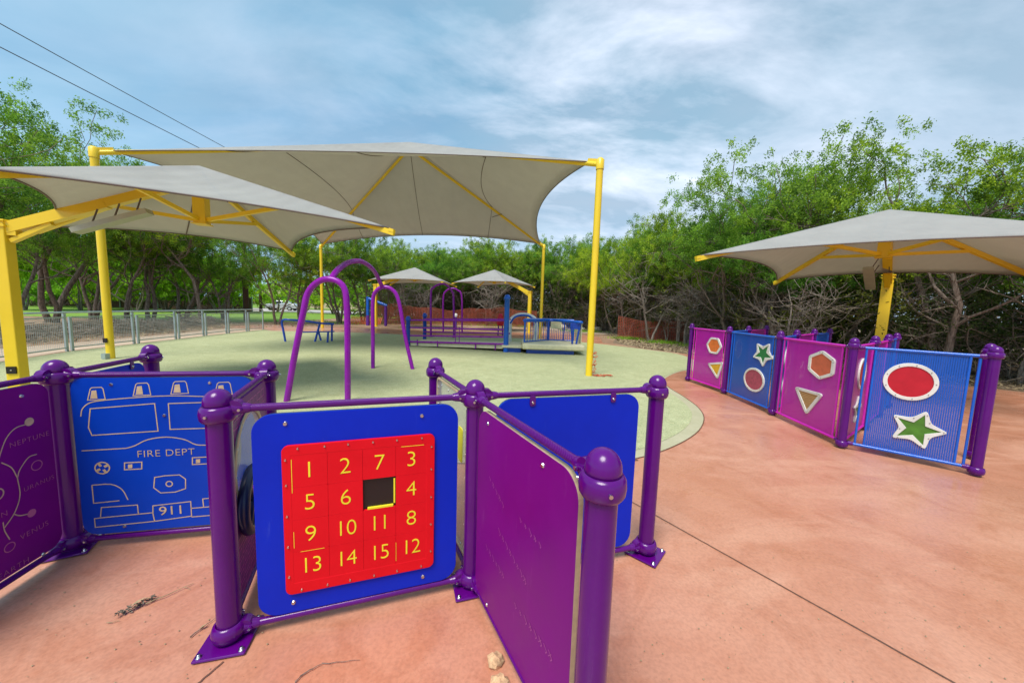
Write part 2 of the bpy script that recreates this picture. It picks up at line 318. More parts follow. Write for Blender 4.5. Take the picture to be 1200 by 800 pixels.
# ------------------------------------------------------------------ world, sun
def build_world():
    w = bpy.data.worlds.new("World"); sc.world = w; w.use_nodes = True; nt = w.node_tree; bg = nt.nodes['Background']
    class W: node_tree = nt
    m = W
    tc = N(m, 'ShaderNodeTexCoord'); sep = N(m, 'ShaderNodeSeparateXYZ'); LK(m, tc, 'Generated', sep, 0)
    sky = N(m, 'ShaderNodeTexSky'); sky.sky_type = 'NISHITA'; sky.sun_disc = False; sky.sun_elevation = R_(SUN_EL); sky.sun_rotation = R_(SUN_ROT); sky.air_density = 1.2; sky.dust_density = 2.
    # cloud layer: project the view direction on a plane overhead
    ad = N(m, 'ShaderNodeMath', operation='MAXIMUM'); ad.inputs[1].default_value = 0.; LK(m, sep, 'Z', ad, 0)
    ad2 = N(m, 'ShaderNodeMath', operation='ADD'); ad2.inputs[1].default_value = .22; LK(m, ad, 0, ad2, 0)
    dv = N(m, 'ShaderNodeVectorMath', operation='DIVIDE'); cb = N(m, 'ShaderNodeCombineXYZ'); 
    for k in (0, 1): LK(m, ad2, 0, cb, k)
    cb.inputs[2].default_value = 1.
    LK(m, tc, 'Generated', dv, 0); LK(m, cb, 0, dv, 1)
    mp = N(m, 'ShaderNodeMapping'); mp.inputs['Rotation'].default_value = (0, 0, R_(-42)); mp.inputs['Scale'].default_value = (.75, 1.35, .6); mp.inputs['Location'].default_value = (3.1, .4, .9); LK(m, dv, 0, mp, 0)
    n1 = noise(m, 1.0, 7., .52, vec=mp, dist=.15); n2 = noise(m, .7, 4., .5, vec=mp, dist=.1); n3 = noise(m, 2.1, 7., .58, vec=mp, dist=.25)
    base = ramp(m, sep, [(0., (.33, .42, .53)), (.12, (.21, .32, .43)), (.40, (.120, .25, .34)), (1., (.085, .195, .28))], out='Z')
    lx = ramp(m, sep, [(0., (.85, 1.45, 1.55)), (.0, (.85, 1.45, 1.55)), (.55, (1.,)*3)], out='X'); mx = N(m, 'ShaderNodeMath', operation='MULTIPLY_ADD'); LK(m, sep, 'X', mx, 0); mx.inputs[1].default_value = .5; mx.inputs[2].default_value = .5; LK(m, mx, 0, lx, 'Fac'); base = mix(m, None, base.outputs[0], lx.outputs[0], 'MULTIPLY', 1.)
    big = ramp(m, n2, [(.36, (.62, .76, .90)), (.54, (1.02, 1.04, 1.04)), (.70, (1.35, 1.20, 1.15))]); x0 = mix(m, None, base.outputs[2], big.outputs[0], 'MULTIPLY', .9)
    cl = ramp(m, n1, [(.28, (0,)*3), (.42, (.42,)*3), (.56, (.78,)*3), (.72, (1,)*3)])
    dt = N(m, 'ShaderNodeVectorMath', operation='DOT_PRODUCT'); dt.inputs[1].default_value = ray(735, 110).normalized(); LK(m, tc, 'Generated', dt, 0)
    gl = ramp(m, dt, [(.30, (.50,)*3), (.80, (.75,)*3), (.93, (.95,)*3), (1., (1.1,)*3)], out='Value')
    fac = mix(m, None, cl.outputs[0], gl.outputs[0], 'MULTIPLY', 1.)
    x1 = mix(m, fac.outputs[2], x0.outputs[2], (.245, .315, .395))
    g2 = ramp(m, dt, [(.55, (.14,)*3), (.80, (.26,)*3), (.94, (.55,)*3), (1., (.95,)*3)], out='Value'); hi = ramp(m, n3, [(.40, (.08,)*3), (.70, (.95,)*3)]); f2 = mix(m, None, hi.outputs[0], g2.outputs[0], 'MULTIPLY', 1.)
    x2 = mix(m, f2.outputs[2], x1.outputs[2], (.72, .75, .84))
    sk = mix(m, None, sky.outputs[0], (SKYK, SKYK, SKYK), 'MULTIPLY', 1.)
    x3 = mix(m, None, x2.outputs[2], sk.outputs[2], 'MIX', .12)
    LK(m, x3, 2, bg, 'Color'); bg.inputs['Strength'].default_value = WORLD
    s = bpy.data.lights.new('sun', 'SUN'); s.energy = SUN; s.angle = R_(28); s.color = (1., .95, .87)
    so = bpy.data.objects.new('sun', s); col.objects.link(so)
    d = Vector((math.sin(R_(SUN_ROT))*math.cos(R_(SUN_EL)), math.cos(R_(SUN_ROT))*math.cos(R_(SUN_EL)), math.sin(R_(SUN_EL))))
    so.rotation_euler = d.to_track_quat('Z', 'Y').to_euler()
SUN_EL, SUN_ROT, SKYK, WORLD, SUN = 62, 205, .10, 1.15, 2.5
build_world()
sc.view_settings.view_transform = 'Standard'; sc.view_settings.look = 'None'; sc.view_settings.exposure = .70; sc.view_settings.gamma = 1
# ------------------------------------------------------------------ ground
def sheet(name, pts, z, m_, hole=None):
    from mathutils.geometry import tessellate_polygon
    v = [(p_[0], p_[1], z) for p_ in pts]; tr_ = tessellate_polygon([[Vector(q) for q in v]])
    me = bpy.data.meshes.new(name); me.from_pydata(v, [], [tuple(t_) for t_ in tr_]); me.update()
    if me.polygons and me.polygons[0].normal.z < 0: me.flip_normals()
    for pl in me.polygons:
        pass
    me.materials.append(M[m_]); o = bpy.data.objects.new(name, me); col.objects.link(o); o['kind'] = 'structure'; return o
g = sheet('ground', [(-300, -60), (300, -60), (300, 400), (-300, 400)], -.012, 'dirt')
def PX(lst): return [G(*q)[:2] for q in lst]
# outline of the green surface, the pale band round it, and the salmon concrete round both
curveR = PX([(640, 397.5), (700, 402.5), (762, 410), (800, 416)]) + [(5.6, 9.6), (5.1, 8.9)] + PX([(806, 434), (790, 437.5), (778, 445), (783, 453), (802, 465), (818, 477), (825, 489), (820, 503), (803, 516), (774, 529), (745, 537)]) + [(1.2, 3.48), (-.5, 3.30), (-3, 3.3), (-9.9, 3.2)]
fence_pts = [(-9.0, 2.6), (-10.2, 5.2), (-11.35, 7.4), (-12.05, 9.3), (-12.3, 11.2), (-12.5, 12.8), (-12.72, 14.2), (-12.85, 15.5), (-12.98, 16.85), (-13.05, 18.0)]
farL = PX([(318, 387.5), (400, 389), (480, 392), (560, 394.5)])
def closed_smooth(pts): return [p_[:2] for p_ in smooth([(a[0], a[1], 0) for a in pts], 5)]
cr_ = closed_smooth(curveR)
green = cr_ + [(-9.9, 3.2)] + [(p_[0]+.02, p_[1]) for p_ in fence_pts[1:]] + farL
def inset(pts, d):
    out_ = []
    for i, p_ in enumerate(pts):
        a = Vector(pts[max(0, i-1)]); b = Vector(pts[min(len(pts)-1, i+1)]); t = (b-a).normalized(); out_.append((p_[0]-(-t.y)*(-d), p_[1]-t.x*(-d)))
    return out_
pad = [(-9.6, -5), (14, -5), (14, 4), (12.6, 7.2), (10.8, 8.6), (9.2, 10.4), (7.9, 11.8), (6.6, 13.2), (5.4, 14.6), (4.4, 16.6), (5.2, 20.5), (3.2, 22.5), (.8, 21.6), (-6, 21.2), (-13.6, 21.6), (-16, 22.5), (-16, 18.4), (-13.1, 18.3)] + [(p_[0]-.05, p_[1]) for p_ in fence_pts[::-1]]
sheet('concrete_pad', pad, -.004, 'concrete')
sheet('surface_edge', green, 0., 'edge')
inner = inset(cr_, .0)
ins = []
for i, p_ in enumerate(cr_):
    a = Vector(cr_[max(0, i-1)]); b = Vector(cr_[min(len(cr_)-1, i+1)]); t = (b-a).normalized(); nrm = Vector((t.y, -t.x))
    w_ = .05 if p_[1] > 7.5 else .16
    ins.append((p_[0]+nrm.x*w_, p_[1]+nrm.y*w_))
sheet('rubber_surface', ins + [(-9.8, 3.4)] + [(p_[0]+.05, p_[1]) for p_ in fence_pts[1:]] + [(q[0], q[1]-.15) for q in farL], .004, 'rubber')
# dark seam line along the curved border
mb = MB(); n_ = len(cr_)
sub = [p_ for p_ in cr_ if p_[1] < 8.2]
st = MB(); stroke(st, sub, .014, 0.); st.v = [(a, c_, .0025) for a, b, c_ in st.v]
st.raw([], []); o = st.build('border_seam', 'joint'); o['kind'] = 'structure'
def strip(name, a, b, w, z=.0015, jit=0.):
    a = Vector(a); b = Vector(b); s_ = MB(); n = 40
    pts = [(a.lerp(b, i/n).x+rnd.uniform(-jit, jit), a.lerp(b, i/n).y+rnd.uniform(-jit, jit)) for i in range(n+1)]
    stroke(s_, pts, w, 0.); s_.v = [(p_, r_, z) for p_, q_, r_ in s_.v]; o = s_.build(name, 'joint'); o['kind'] = 'structure'; return o
strip('pavement_joint', G(700, 565)[:2], G(1180, 834)[:2], .008, jit=.0012)
strip('pavement_joint', G(262, 775)[:2], (-1.35, .95), .006, jit=.002)
# lawn, road, path beyond the fence
sheet('lawn', [(-120, 24), (-19, 22.5), (-16.5, 26), (-17, 33), (-8, 40), (-6, 46), (-120, 46)], -.004, 'grass')
sheet('road', [(-140, 47), (-4, 47), (2, 56), (0, 62), (-140, 62)], -.003, 'road')
sheet('far_lawn', [(-160, 64), (40, 64), (60, 160), (-200, 160)], -.002, 'grass')
sheet('path', [(-12.9, 2), (-11.4, 7.4), (-12.15, 9.3), (-12.5, 12.8), (-13.1, 18.2), (-15.0, 18.4), (-14.2, 12.8), (-14, 9), (-14.4, 2)], -.006, 'pathc')
sheet('far_path', PX([(640, 377), (705, 380.5), (735, 383), (760, 389), (705, 392), (640, 386)]), -.001, 'pathc')
# woodland floor
wood_edge = [(14.2, 4), (12.8, 7.3), (11.0, 8.8), (9.4, 10.6), (8.1, 12.0), (6.8, 13.4), (5.7, 14.9), (5.0, 17.0), (6.2, 20.5), (5.8, 24), (3.5, 27), (-2, 29), (-9, 30), (-14, 30)]
sheet('woodland_floor', wood_edge + [(-14, 60), (60, 60), (60, 4)], -.005, 'litter_floor')
# ------------------------------------------------------------------ purple posts and play panels (near maze)
def make_post(h, loc, rz, label, group, scale=1.):
    root = empty('purple_post', loc, rz)
    tag(root, label, 'post', group)
    k = scale; zc = h-.105*k
    MB().tube([(0, 0, .012), (0, 0, zc)], .0465*k, 32).build('pole', 'purple', root)
    c_ = MB().lathe([(.0495*k, zc-.036*k), (.058*k, zc-.034*k), (.0655*k, zc-.022*k), (.068*k, zc), (.0655*k, zc+.020*k), (.058*k, zc+.032*k), (.046*k, zc+.034*k)]).build('collar', 'purple', root)
    for i in range(3):
        a = .6+2.09*i; q = Vector((math.cos(a), math.sin(a), 0)); MB().tube([q*.062*k+Vector((0, 0, zc)), q*.0745*k+Vector((0, 0, zc))], .006*k, 8).build('bolt', 'steel', c_)
    pr = [(.053*k, h-.058*k-.03*k)] + [(.053*k*math.cos(R_(t)), h-.058*k+.058*k*math.sin(R_(t))) for t in range(0, 90, 12)] + [(.0005, h)]
    MB().lathe([(.05*k, zc+.03*k)]+pr).build('cap', 'purple', root)
    MB().lathe([(.0495*k, .022), (.062*k, .026), (.068*k, .046), (.068*k, .066), (.060*k, .088), (.0497*k, .092)]).build('base_collar', 'purple', root)
    return root
def base_plate(root, rz):
    pl = MB().box(-.10, .10, -.10, .10, .001, .012).build('base_plate', 'purple', root); pl.rotation_euler = (0, 0, rz); bevel(pl, .006)
    for x_ in (-.08, .08):
        for y_ in (-.08, .08): MB().lathe([(.012, .012), (.012, .015), (.007, .015), (.007, .026), (.0001, .026)], (x_, y_, 0), 10).build('anchor_bolt', 'steel', pl)
PT = dict(A=(-2.66, 1.98), B=(-1.255, 1.445), C=(-.187, 1.80), D=(.91, 2.105), E=(.27, .94), F=(-2.87, 2.71), G=(-1.59, 2.21), H=(-.56, 2.52))
PT['N'] = (PT['A'][0]+1.12*math.cos(R_(282)), PT['A'][1]+1.12*math.sin(R_(282)))
H1 = 1.175
plab = dict(A='purple round-capped post between the planet panel and the fire engine panel', B='purple round-capped post at the left end of the number puzzle panel',
  C='purple round-capped post where the number puzzle and three other panels meet', D='purple round-capped post at the right end of the plain blue panel',
  E='nearest thick purple post with a shiny domed cap, holding the engraved purple board', F='purple post at the far end of the narrow blue panel, behind the fire engine panel',
  G='purple post at the right end of the fire engine panel, behind the number puzzle', H='small purple post at the far end of the clear bolted panel')
gpost = 'purple posts of the near panel maze'
rot = dict(A=.5, B=.25, C=.3, D=.85, E=.2, F=.2, G=.3, H=.3)
for k in 'ABCDEFGH':
    r_ = make_post(H1, (*PT[k], .004 if k in 'F' else 0), 0, plab[k], gpost); base_plate(r_, rot[k])
def frame(a, b):
    a = Vector((*PT[a], 0)); b = Vector((*PT[b], 0)); d = b-a; return a, b, d.length, math.atan2(d.y, d.x)
def panel(name, a, b, label, rails=True, zt=1.085, zb=.055):
    pa, pb, L, ang = frame(a, b); root = empty(name, pa, ang); tag(root, label, 'play panel', 'play panels of the near maze')
    for nm, z in (('top_rail', zt), ('bottom_rail', zb)):
        rr_ = MB().tube([(.058, 0, z), (.066, 0, z)], .017, 14).tube([(.06, 0, z), (L-.06, 0, z)], .0165, 16)
        o = rr_.build(nm, 'purple_grip' if nm == 'top_rail' else 'purple', root)
        for x_, s_ in ((.055, 1), (L-.055, -1)):
            c_ = MB(); c_.tube([(x_, 0, z), (x_+.012*s_, 0, z), (x_+.05*s_, 0, z), (x_+.066*s_, 0, z)], [.030, .026, .022, .018], 14)
            c_.tube([(x_+.030*s_, -.031, z), (x_+.030*s_, .031, z)], .011, 10).tube([(x_+.006*s_, -.020, z+.006), (x_+.006*s_, .020, z+.006)], .034, 12); c_.build('rail_clamp', 'purple', o)
            MB().tube([(x_+.030*s_, -.035, z), (x_+.030*s_, -.0305, z)], .006, 8).build('clamp_bolt', 'steel', o)
    return root, L
def planemap(a, b):
    pa, pb, L, ang = frame(a, b); t = Vector((math.cos(ang), math.sin(ang), 0)); n = Vector((t.y, -t.x, 0))
    def f_(px, py):
        d = ray(px, py); k = ((pa-O).dot(n))/d.dot(n); q = O+d*k; return ((q-pa).dot(t), q.z)
    return f_
BOLT = {}
def bolts(root, pts, y=-.011, r=.009, name='bolt'):
    if r not in BOLT: o_ = MB().disc_y(0, 0, 0, r, h=.005).build(name, 'steel', root); BOLT[r] = o_.data; bpy.data.objects.remove(o_)
    for x_, z_ in pts[:60]:
        o_ = bpy.data.objects.new(name, BOLT[r]); col.objects.link(o_); o_.parent = root; o_.location = (x_, y, z_)
def tabs(root, xs, zt, L):
    for x_ in xs:
        t_ = plate('tab', [rrect(x_-.017, x_+.017, zt-.065, zt-.005, .012)], -.019, .006, 'purple', root); bolts(t_, [(x_, zt-.045)], -.02, .008)
# --- number puzzle
root, L = panel('number_puzzle_panel', 'B', 'C', 'blue panel with a red sliding number puzzle, numbers 1 to 15 in yellow')
bd = plate('board', [rrect(.118, 1.035, .075, 1.052, .085, 8)], -.011, .022, 'blue_board', root, side='blue_light')
bolts(bd, [(.25, 1.005), (.85, 1.0), (.26, .125), (.86, .12)], r=.011)
x0, z0, cs, ch = .268, .232, .152, .157
rf = plate('red_frame', [rrect(.234, .914, .178, .906, .03), [(x0+.002, z0+.002), (x0+4*cs-.002, z0+.002), (x0+4*cs-.002, z0+4*ch-.002), (x0+.002, z0+4*ch-.002)]], -.026, .014, 'red_board', root)
bolts(rf, [(x_, z_) for x_ in (.30, .41, .51, .62, .73, .85) for z_ in (.195, .89)]+[(x_, z_) for z_ in (.27, .42, .57, .72, .84) for x_ in (.25, .898)], -.0262, .0055)
plate('backing', [[(x0+2*cs-.003, z0+2*ch-.003), (x0+3*cs+.003, z0+2*ch-.003), (x0+3*cs+.003, z0+3*ch+.003), (x0+2*cs-.003, z0+3*ch+.003)]], -.0135, .002, 'black', root, bev=.0002)
nums = [[1, 2, 7, 3], [5, 6, None, 4], [9, 10, 11, 8], [13, 14, 15, 12]]
for r_ in range(4):
    for c_ in range(4):
        xa = x0+c_*cs; zb_ = z0+(3-r_)*ch; nm = nums[r_][c_]
        if nm is None:
            y_ = MB().box(xa+cs-.0105, xa+cs-.003, -.0245, -.0137, zb_+.018, zb_+ch-.012).box(xa+.02, xa+cs-.012, -.0245, -.0137, zb_+.001, zb_+.010); y_.build('yellow_lip', 'yellow_ink', root); continue
        t_ = plate('tile', [rrect(xa+.0004, xa+cs-.0004, zb_+.0004, zb_+ch-.0004, .002, 2)], -.0252, .011, 'red_board', root, bev=.0006)
        text_mesh(str(nm), .112, xa+cs/2, zb_+ch/2, -.0256, 'yellow_ink', 'number', t_, th=.0012, sx=.92 if nm > 9 else 1.0, offs=-.0016, space=.92)
gl_ = MB()
for (xa, xb, za, zb_) in ((.272, .2742, .68, .84), (.273, .275, .41, .49), (.75, .86, .852, .8542), (.30, .40, .3862, .3878), (.7242, .7258, .25, .35)): gl_.box(xa, xb, -.0262, -.0255, za, zb_)
gl_.build('yellow_gap', 'yellow_ink', rf)
plate('tile_bed', [rrect(x0, x0+4*cs, z0, z0+2*ch, .002, 1)], -.0150, .002, 'red_board', root, bev=.0002); plate('tile_bed', [rrect(x0, x0+4*cs, z0+3*ch, z0+4*ch, .002, 1)], -.0150, .002, 'red_board', root, bev=.0002)
# --- fire engine
root, L = panel('fire_engine_panel', 'A', 'G', 'blue panel engraved with the front of a fire engine, FIRE DEPT and 911')
bd = plate('board', [rrect(.068, L-.075, .085, 1.066, .075, 8)], -.011, .022, 'azure_board', root, side='blue_light')
f_ = planemap('A', 'G'); Y_ = -.0122
bolts(bd, [f_(132, 450), f_(194, 486), f_(148, 615), f_(247, 448)], r=.010)
en = MB(); W_ = .0056
def sk(pts, closed=False, w=W_, sm=0):
    q = [f_(*p_) for p_ in pts]
    if sm: q = [v_[:2] for v_ in smooth([(a, b, 0) for a, b in q], sm)]
    stroke(en, q, w, Y_, closed)
sk([(108, 478), (183, 472), (187, 504), (110, 509), (106, 500)], True); sk([(199, 472), (262, 470), (268, 500), (201, 502)], True)
sk([(97, 487), (99, 478), (108, 471), (125, 468), (160, 465), (200, 463), (250, 464)], sm=4)
sk([(98, 527), (150, 524)]); sk([(150, 524), (160, 521), (175, 514), (197, 511), (218, 514), (232, 520), (252, 520)], sm=4)
for cx_, cy_ in ((115, 461), (168, 456), (212, 454), (263, 455)):
    sk([(cx_-10, cy_+7), (cx_-7, cy_-6), (cx_-5, cy_-7.5), (cx_+6, cy_-8), (cx_+8, cy_-6), (cx_+10.5, cy_+6)], True, .005)
    q = [f_(*p_) for p_ in ((cx_-7, cy_+5.5), (cx_-5.5, cy_-4), (cx_+0, cy_-4.5), (cx_+1.5, cy_+5))]; en.raw([(a, Y_, b) for a, b in q], [(0, 1, 2, 3)])
c0 = f_(122, 547); stroke(en, circ(*c0, .036, 28), .007, Y_, True)
for a_ in (30, 120, 210, 300): stroke(en, [(c0[0]+.012*math.cos(R_(a_)), c0[1]+.012*math.sin(R_(a_))), (c0[0]+.034*math.cos(R_(a_)), c0[1]+.034*math.sin(R_(a_)))], .014, Y_)
for cx_, cy_ in ((158, 545), (237, 539)):
    sk([(cx_-10, cy_-4), (cx_+10, cy_-5), (cx_+10, cy_+3), (cx_-10, cy_+4)], True, .006); q = [f_(*p_) for p_ in ((cx_-6, cy_-2), (cx_-1, cy_-2.5), (cx_-1, cy_+2), (cx_-6, cy_+2.5))]; en.raw([(a, Y_, b) for a, b in q], [(0, 1, 2, 3)])
sk([(183, 558), (195, 556), (212, 555), (219, 560), (219, 571), (207, 575), (190, 576), (182, 570)], True); c1 = f_(200, 565.5); stroke(en, circ(*c1, .017, 20), .006, Y_, True)
sk([(110, 567), (132, 566), (145, 572), (152, 584)], sm=3); sk([(110, 567), (112, 588), (142, 585)])
sk([(120, 604), (121, 593), (163, 590), (164, 600)], False); sk([(181, 600), (181, 591), (225, 586), (226, 603), (183, 609), (181, 600)])
sk([(225, 594), (260, 591)]); sk([(181, 599), (120, 605), (113, 606), (114, 616), (183, 609)], False); sk([(226, 604), (262, 601)]); sk([(240, 592), (239, 583), (258, 581)])
en.build('engraving', 'tan_core', bd)
tp = f_(196.5, 529); text_mesh('FIRE DEPT', .062, tp[0], tp[1]-.004, Y_, 'tan_core', 'lettering', bd, th=.0008, space=1.06, sx=1.06, offs=-.0009)
tp = f_(203, 597); text_mesh('911', .082, tp[0], tp[1]+.002, Y_, 'tan_core', 'lettering', bd, th=.0008, sx=1.15)
# --- planets
root, L = panel('planet_panel', 'N', 'A', 'purple panel engraved with planets, NEPTUNE and VENUS, at the left edge')
bd = plate('board', [rrect(.09, L-.062, .085, 1.06, .07, 8)], -.011, .022, 'purple_board', root, side='tan_core')
f_ = planemap('N', 'A'); en = MB(); bolts(bd, [f_(22, 464), f_(48, 649)], r=.010)
qn = f_(31, 494); 
en.raw([(a, Y_, b) for a, b in circ(*qn, .022, 20)], [tuple(range(20))[::-1]])
qu = f_(40, 545); stroke(en, circ(*qu, .026, 20), .0045, Y_, True, 1)
qv = f_(34, 601); en.raw([(a, Y_, b) for a, b in circ(*qv, .021, 20)], [tuple(range(20))[::-1]], 1)
qe = f_(8, 641); stroke(en, circ(*qe, .023, 20), .0045, Y_, True, 1)
sun_c = f_(-8, 580); stroke(en, circ(*sun_c, .030, 24), .006, Y_, True)
def arc(px_pts, w=.005): stroke(en, [v_[:2] for v_ in smooth([(*f_(*p_), 0) for p_ in px_pts], 6)], w, Y_)
arc([(27, 497), (14, 502), (3, 515), (-6, 540)]); arc([(40, 532), (30, 536), (20, 550), (17, 560)]); arc([(17, 560), (20, 580), (14, 600), (2, 618)])
arc([(17, 560), (10, 548), (-2, 542)]); arc([(30, 602), (20, 604), (12, 602)]); arc([(8, 632), (2, 622), (0, 612)])
en.build('engraving', ['tan_core', 'engrave_pink'], bd)
f2_ = planemap('N', 'A')
def planet(txt, xa, ya, size):
    a = f_(xa, ya); text_mesh(txt, size, a[0], a[1], Y_, 'engrave_pink', 'lettering', bd, th=.0008, space=1.12, offs=-.001)
planet('NEPTUNE', 32, 514.5, .040); planet('URANUS', 43, 566, .036); planet('VENUS', 37.5, 621, .042); planet('EARTH', 13, 666, .042); planet('SUN', -6, 606, .04)
# --- narrow blue panel behind
root, L = panel('plain_play_panel', 'A', 'F', 'narrow plain blue panel behind the fire engine panel, hung by a purple tab')
plate('board', [rrect(.065, L-.09, .085, 1.055, .07, 8)], -.011, .022, 'blue_board', root, side='blue_light'); tabs(root, [.54], 1.085, L)
# --- right plain blue
root, L = panel('plain_play_panel', 'C', 'D', 'large plain blue panel hung by two purple tabs, right of the engraved purple board')
plate('board', [rrect(.12, L-.13, .085, 1.062, .085, 8)], -.011, .022, 'blue_board', root, side='blue_light'); tabs(root, [.32, .825], 1.085, L)
# --- engraved purple
root, L = panel('engraved_play_panel', 'C', 'E', 'purple panel with tan edge and faint engraved marks beside the nearest post')
bd = plate('board', [rrect(.085, L-.085, .04, 1.05, .09, 8)], -.011, .022, 'purple_board', root, side='tan_core', bev=.001)
en = MB(); rr2 = random.Random(3)
bolts(bd, [(.20, 1.0), (L-.29, 1.0), (.24, .085)], r=.010)
f_ = planemap('C', 'E')
for (xa, ya, xb, yb, n) in ((577, 560, 592, 590, 5), (613, 608, 636, 637, 5), (588, 622, 618, 678, 8), (573, 640, 592, 672, 6), (607, 708, 648, 766, 8)):
    for k in range(n):
        t_ = k/(n-1); a = f_(xa+(xb-xa)*t_, ya+(yb-ya)*t_); w2 = rr2.uniform(.006, .012)
        stroke(en, [(a[0]-w2, a[1]+w2*1.2), (a[0]+w2, a[1]-w2*.4), (a[0]+w2*.3, a[1]-w2*1.4)], .0042, -.0125)
        if k % 2: stroke(en, [(a[0]-w2, a[1]-w2), (a[0]+w2*.6, a[1]+w2)], .003, -.0125)
en.build('engraving', 'engrave_faint', bd)
# --- clear panel
root, L = panel('clear_panel', 'H', 'C', 'see-through clear panel with bolted tan rim and yellow shapes, left of the number puzzle junction')
bd = plate('sheet', [rrect(.075, L-.075, .10, 1.05, .05, 6)], -.006, .012, 'clear', root)
plate('rim', [rrect(.073, L-.073, .098, 1.052, .05, 6), rrect(.088, L-.088, .113, 1.037, .045, 6)[::-1]], -.010, .020, 'tan_core', root)
bolts(bd, [(x_, z_) for z_ in (.16, .30, .44, .58, .72, .86, .98) for x_ in (.11, L-.11)]+[(x_, 1.01) for x_ in (.2, .35, .5, .64)]+[(x_, .14) for x_ in (.2, .35, .5, .64)], -.0065, .007)
plate('crayon_shape', [rrect(L-.24, L-.165, .64, .85, .02)], -.010, .004, 'yellow_ink', root); plate('crayon_shape', [rrect(L-.32, L-.27, .52, .70, .02)], -.010, .004, 'yellow_ink', root)
plate('crayon_shape', [rrect(L-.42, L-.36, .60, .76, .02)], -.010, .004, 'yellow_ink', root)
# --- gear panel
root, L = panel('gear_panel', 'B', 'G', 'purple engraved panel with a clear round window and dark wheels, behind the number puzzle')
win = circ(.36, .72, .25, 40)
bd = plate('board', [rrect(.075, L-.08, .085, 1.06, .07, 8), win[::-1]], -.011, .022, 'purple_board', root, side='bright_purple')
wn = plate('window', [circ(.36, .72, .262, 40)], -.017, .005, 'clear', root); bolts(wn, [(.36+.25*math.cos(k*.524), .72+.25*math.sin(k*.524)) for k in range(12)], -.018, .006)
plate('window_rim', [circ(.36, .72, .266, 40), circ(.36, .72, .240, 40)[::-1]], -.0205, .003, 'tan_core', root)
plate('blue_wheel', [circ(.27, .78, .12, 32)], .03, .02, 'blue_dark', root)
wh = MB(); ring = [(.25+.15*math.cos(2*math.pi*k/36), -.045, .54+.15*math.sin(2*math.pi*k/36)) for k in range(37)]; wh.tube(ring, .026, 10, cap=False)
for k in range(3): wh.tube([(.25, -.045, .54), (.25+.15*math.cos(k*2.09), -.045, .54+.15*math.sin(k*2.09))], .012, 8)
wh.tube([(.25, -.07, .54), (.25, -.012, .54)], .02, 12); wh.build('hand_wheel', 'navy_wheel', root)
en = MB(); rr2 = random.Random(5)
for z_ in (.13, .19, .25, .31, .37, .96, 1.0):
    x_ = .13
    while x_ < L-.16:
        w_ = rr2.uniform(.03, .08); stroke(en, [(x_, z_-.02), (x_+w_, z_-.02), (x_+w_, z_+.02), (x_, z_+.02)], .0045, -.0122, True); x_ += w_+.02
en.build('engraving', 'magenta_frame', bd)
# ------------------------------------------------------------------ the second maze on the right
H2 = 1.335
RP = dict(r1=(4.79, 3.40), r2=(4.03, 4.05), r3=(4.16, 5.34), r4=(4.23, 6.71), r5=(4.11, 7.90), b1=(5.33, 3.83), b2=(5.02, 4.76), b3=(5.02, 6.08), b4=(5.1, 7.45), c2=(5.92, 5.42), c3=(6.0, 6.85), c4=(6.15, 8.35), d2=(6.75, 6.05), d3=(6.9, 7.5))
PT.update(RP)
rl = dict(r1='purple post at the right end of the blue mesh panel with the red circle', r2='purple post between the magenta hexagon panel and the blue red-circle panel', r3='purple post between the green-star panel and the large magenta panel',
  r4='purple post between the small magenta panel and the green-star panel', r5='purple post at the far left end of the mesh maze, beside the green surface', b1='purple post mostly hidden right behind the rightmost post of the mesh maze',
  b2='purple post cap just right of the post left of the red circle', b3='purple post cap showing just right of the post left of the large magenta panel', b4='leftmost purple post cap showing above the green-star panel',
  c2='middle of three purple post caps left of the yellow canopy post', c3='purple post cap above the middle of the large magenta panel', c4='second purple post cap showing above the green-star panel',
  d2='rightmost of three purple post caps below the yellow canopy post', d3='purple post cap above the right half of the large magenta panel')
for k, p_ in RP.items(): make_post(H2, (*p_, 0), 0, rl[k], 'purple posts of the mesh panel maze', .88)
def poly(n, x, z, r, a0=0., sq=1.): return [(x+r*math.cos(R_(a0)+2*math.pi*k/n), z+sq*r*math.sin(R_(a0)+2*math.pi*k/n)) for k in range(n)]
def star(x, z, R1, R2, a0): return [(x+(R1 if k % 2 == 0 else R2)*math.cos(R_(a0)+math.pi*k/5), z+(R1 if k % 2 == 0 else R2)*math.sin(R_(a0)+math.pi*k/5)) for k in range(10)]
def rounded(pts, r, n=4):
    out_ = []; m_ = len(pts)
    for i in range(m_):
        p_ = Vector(pts[i]); a = (Vector(pts[i-1])-p_); b = (Vector(pts[(i+1) % m_])-p_); k = min(r, a.length*.45, b.length*.45); q0 = p_+a.normalized()*k; q1 = p_+b.normalized()*k
        for j in range(n+1):
            t = j/n; out_.append(tuple((q0*(1-t)**2+p_*2*t*(1-t)+q1*t*t)))
    return out_
def scaleto(pts, c_, k): return [(c_[0]+(a-c_[0])*k, c_[1]+(b-c_[1])*k) for a, b in pts]
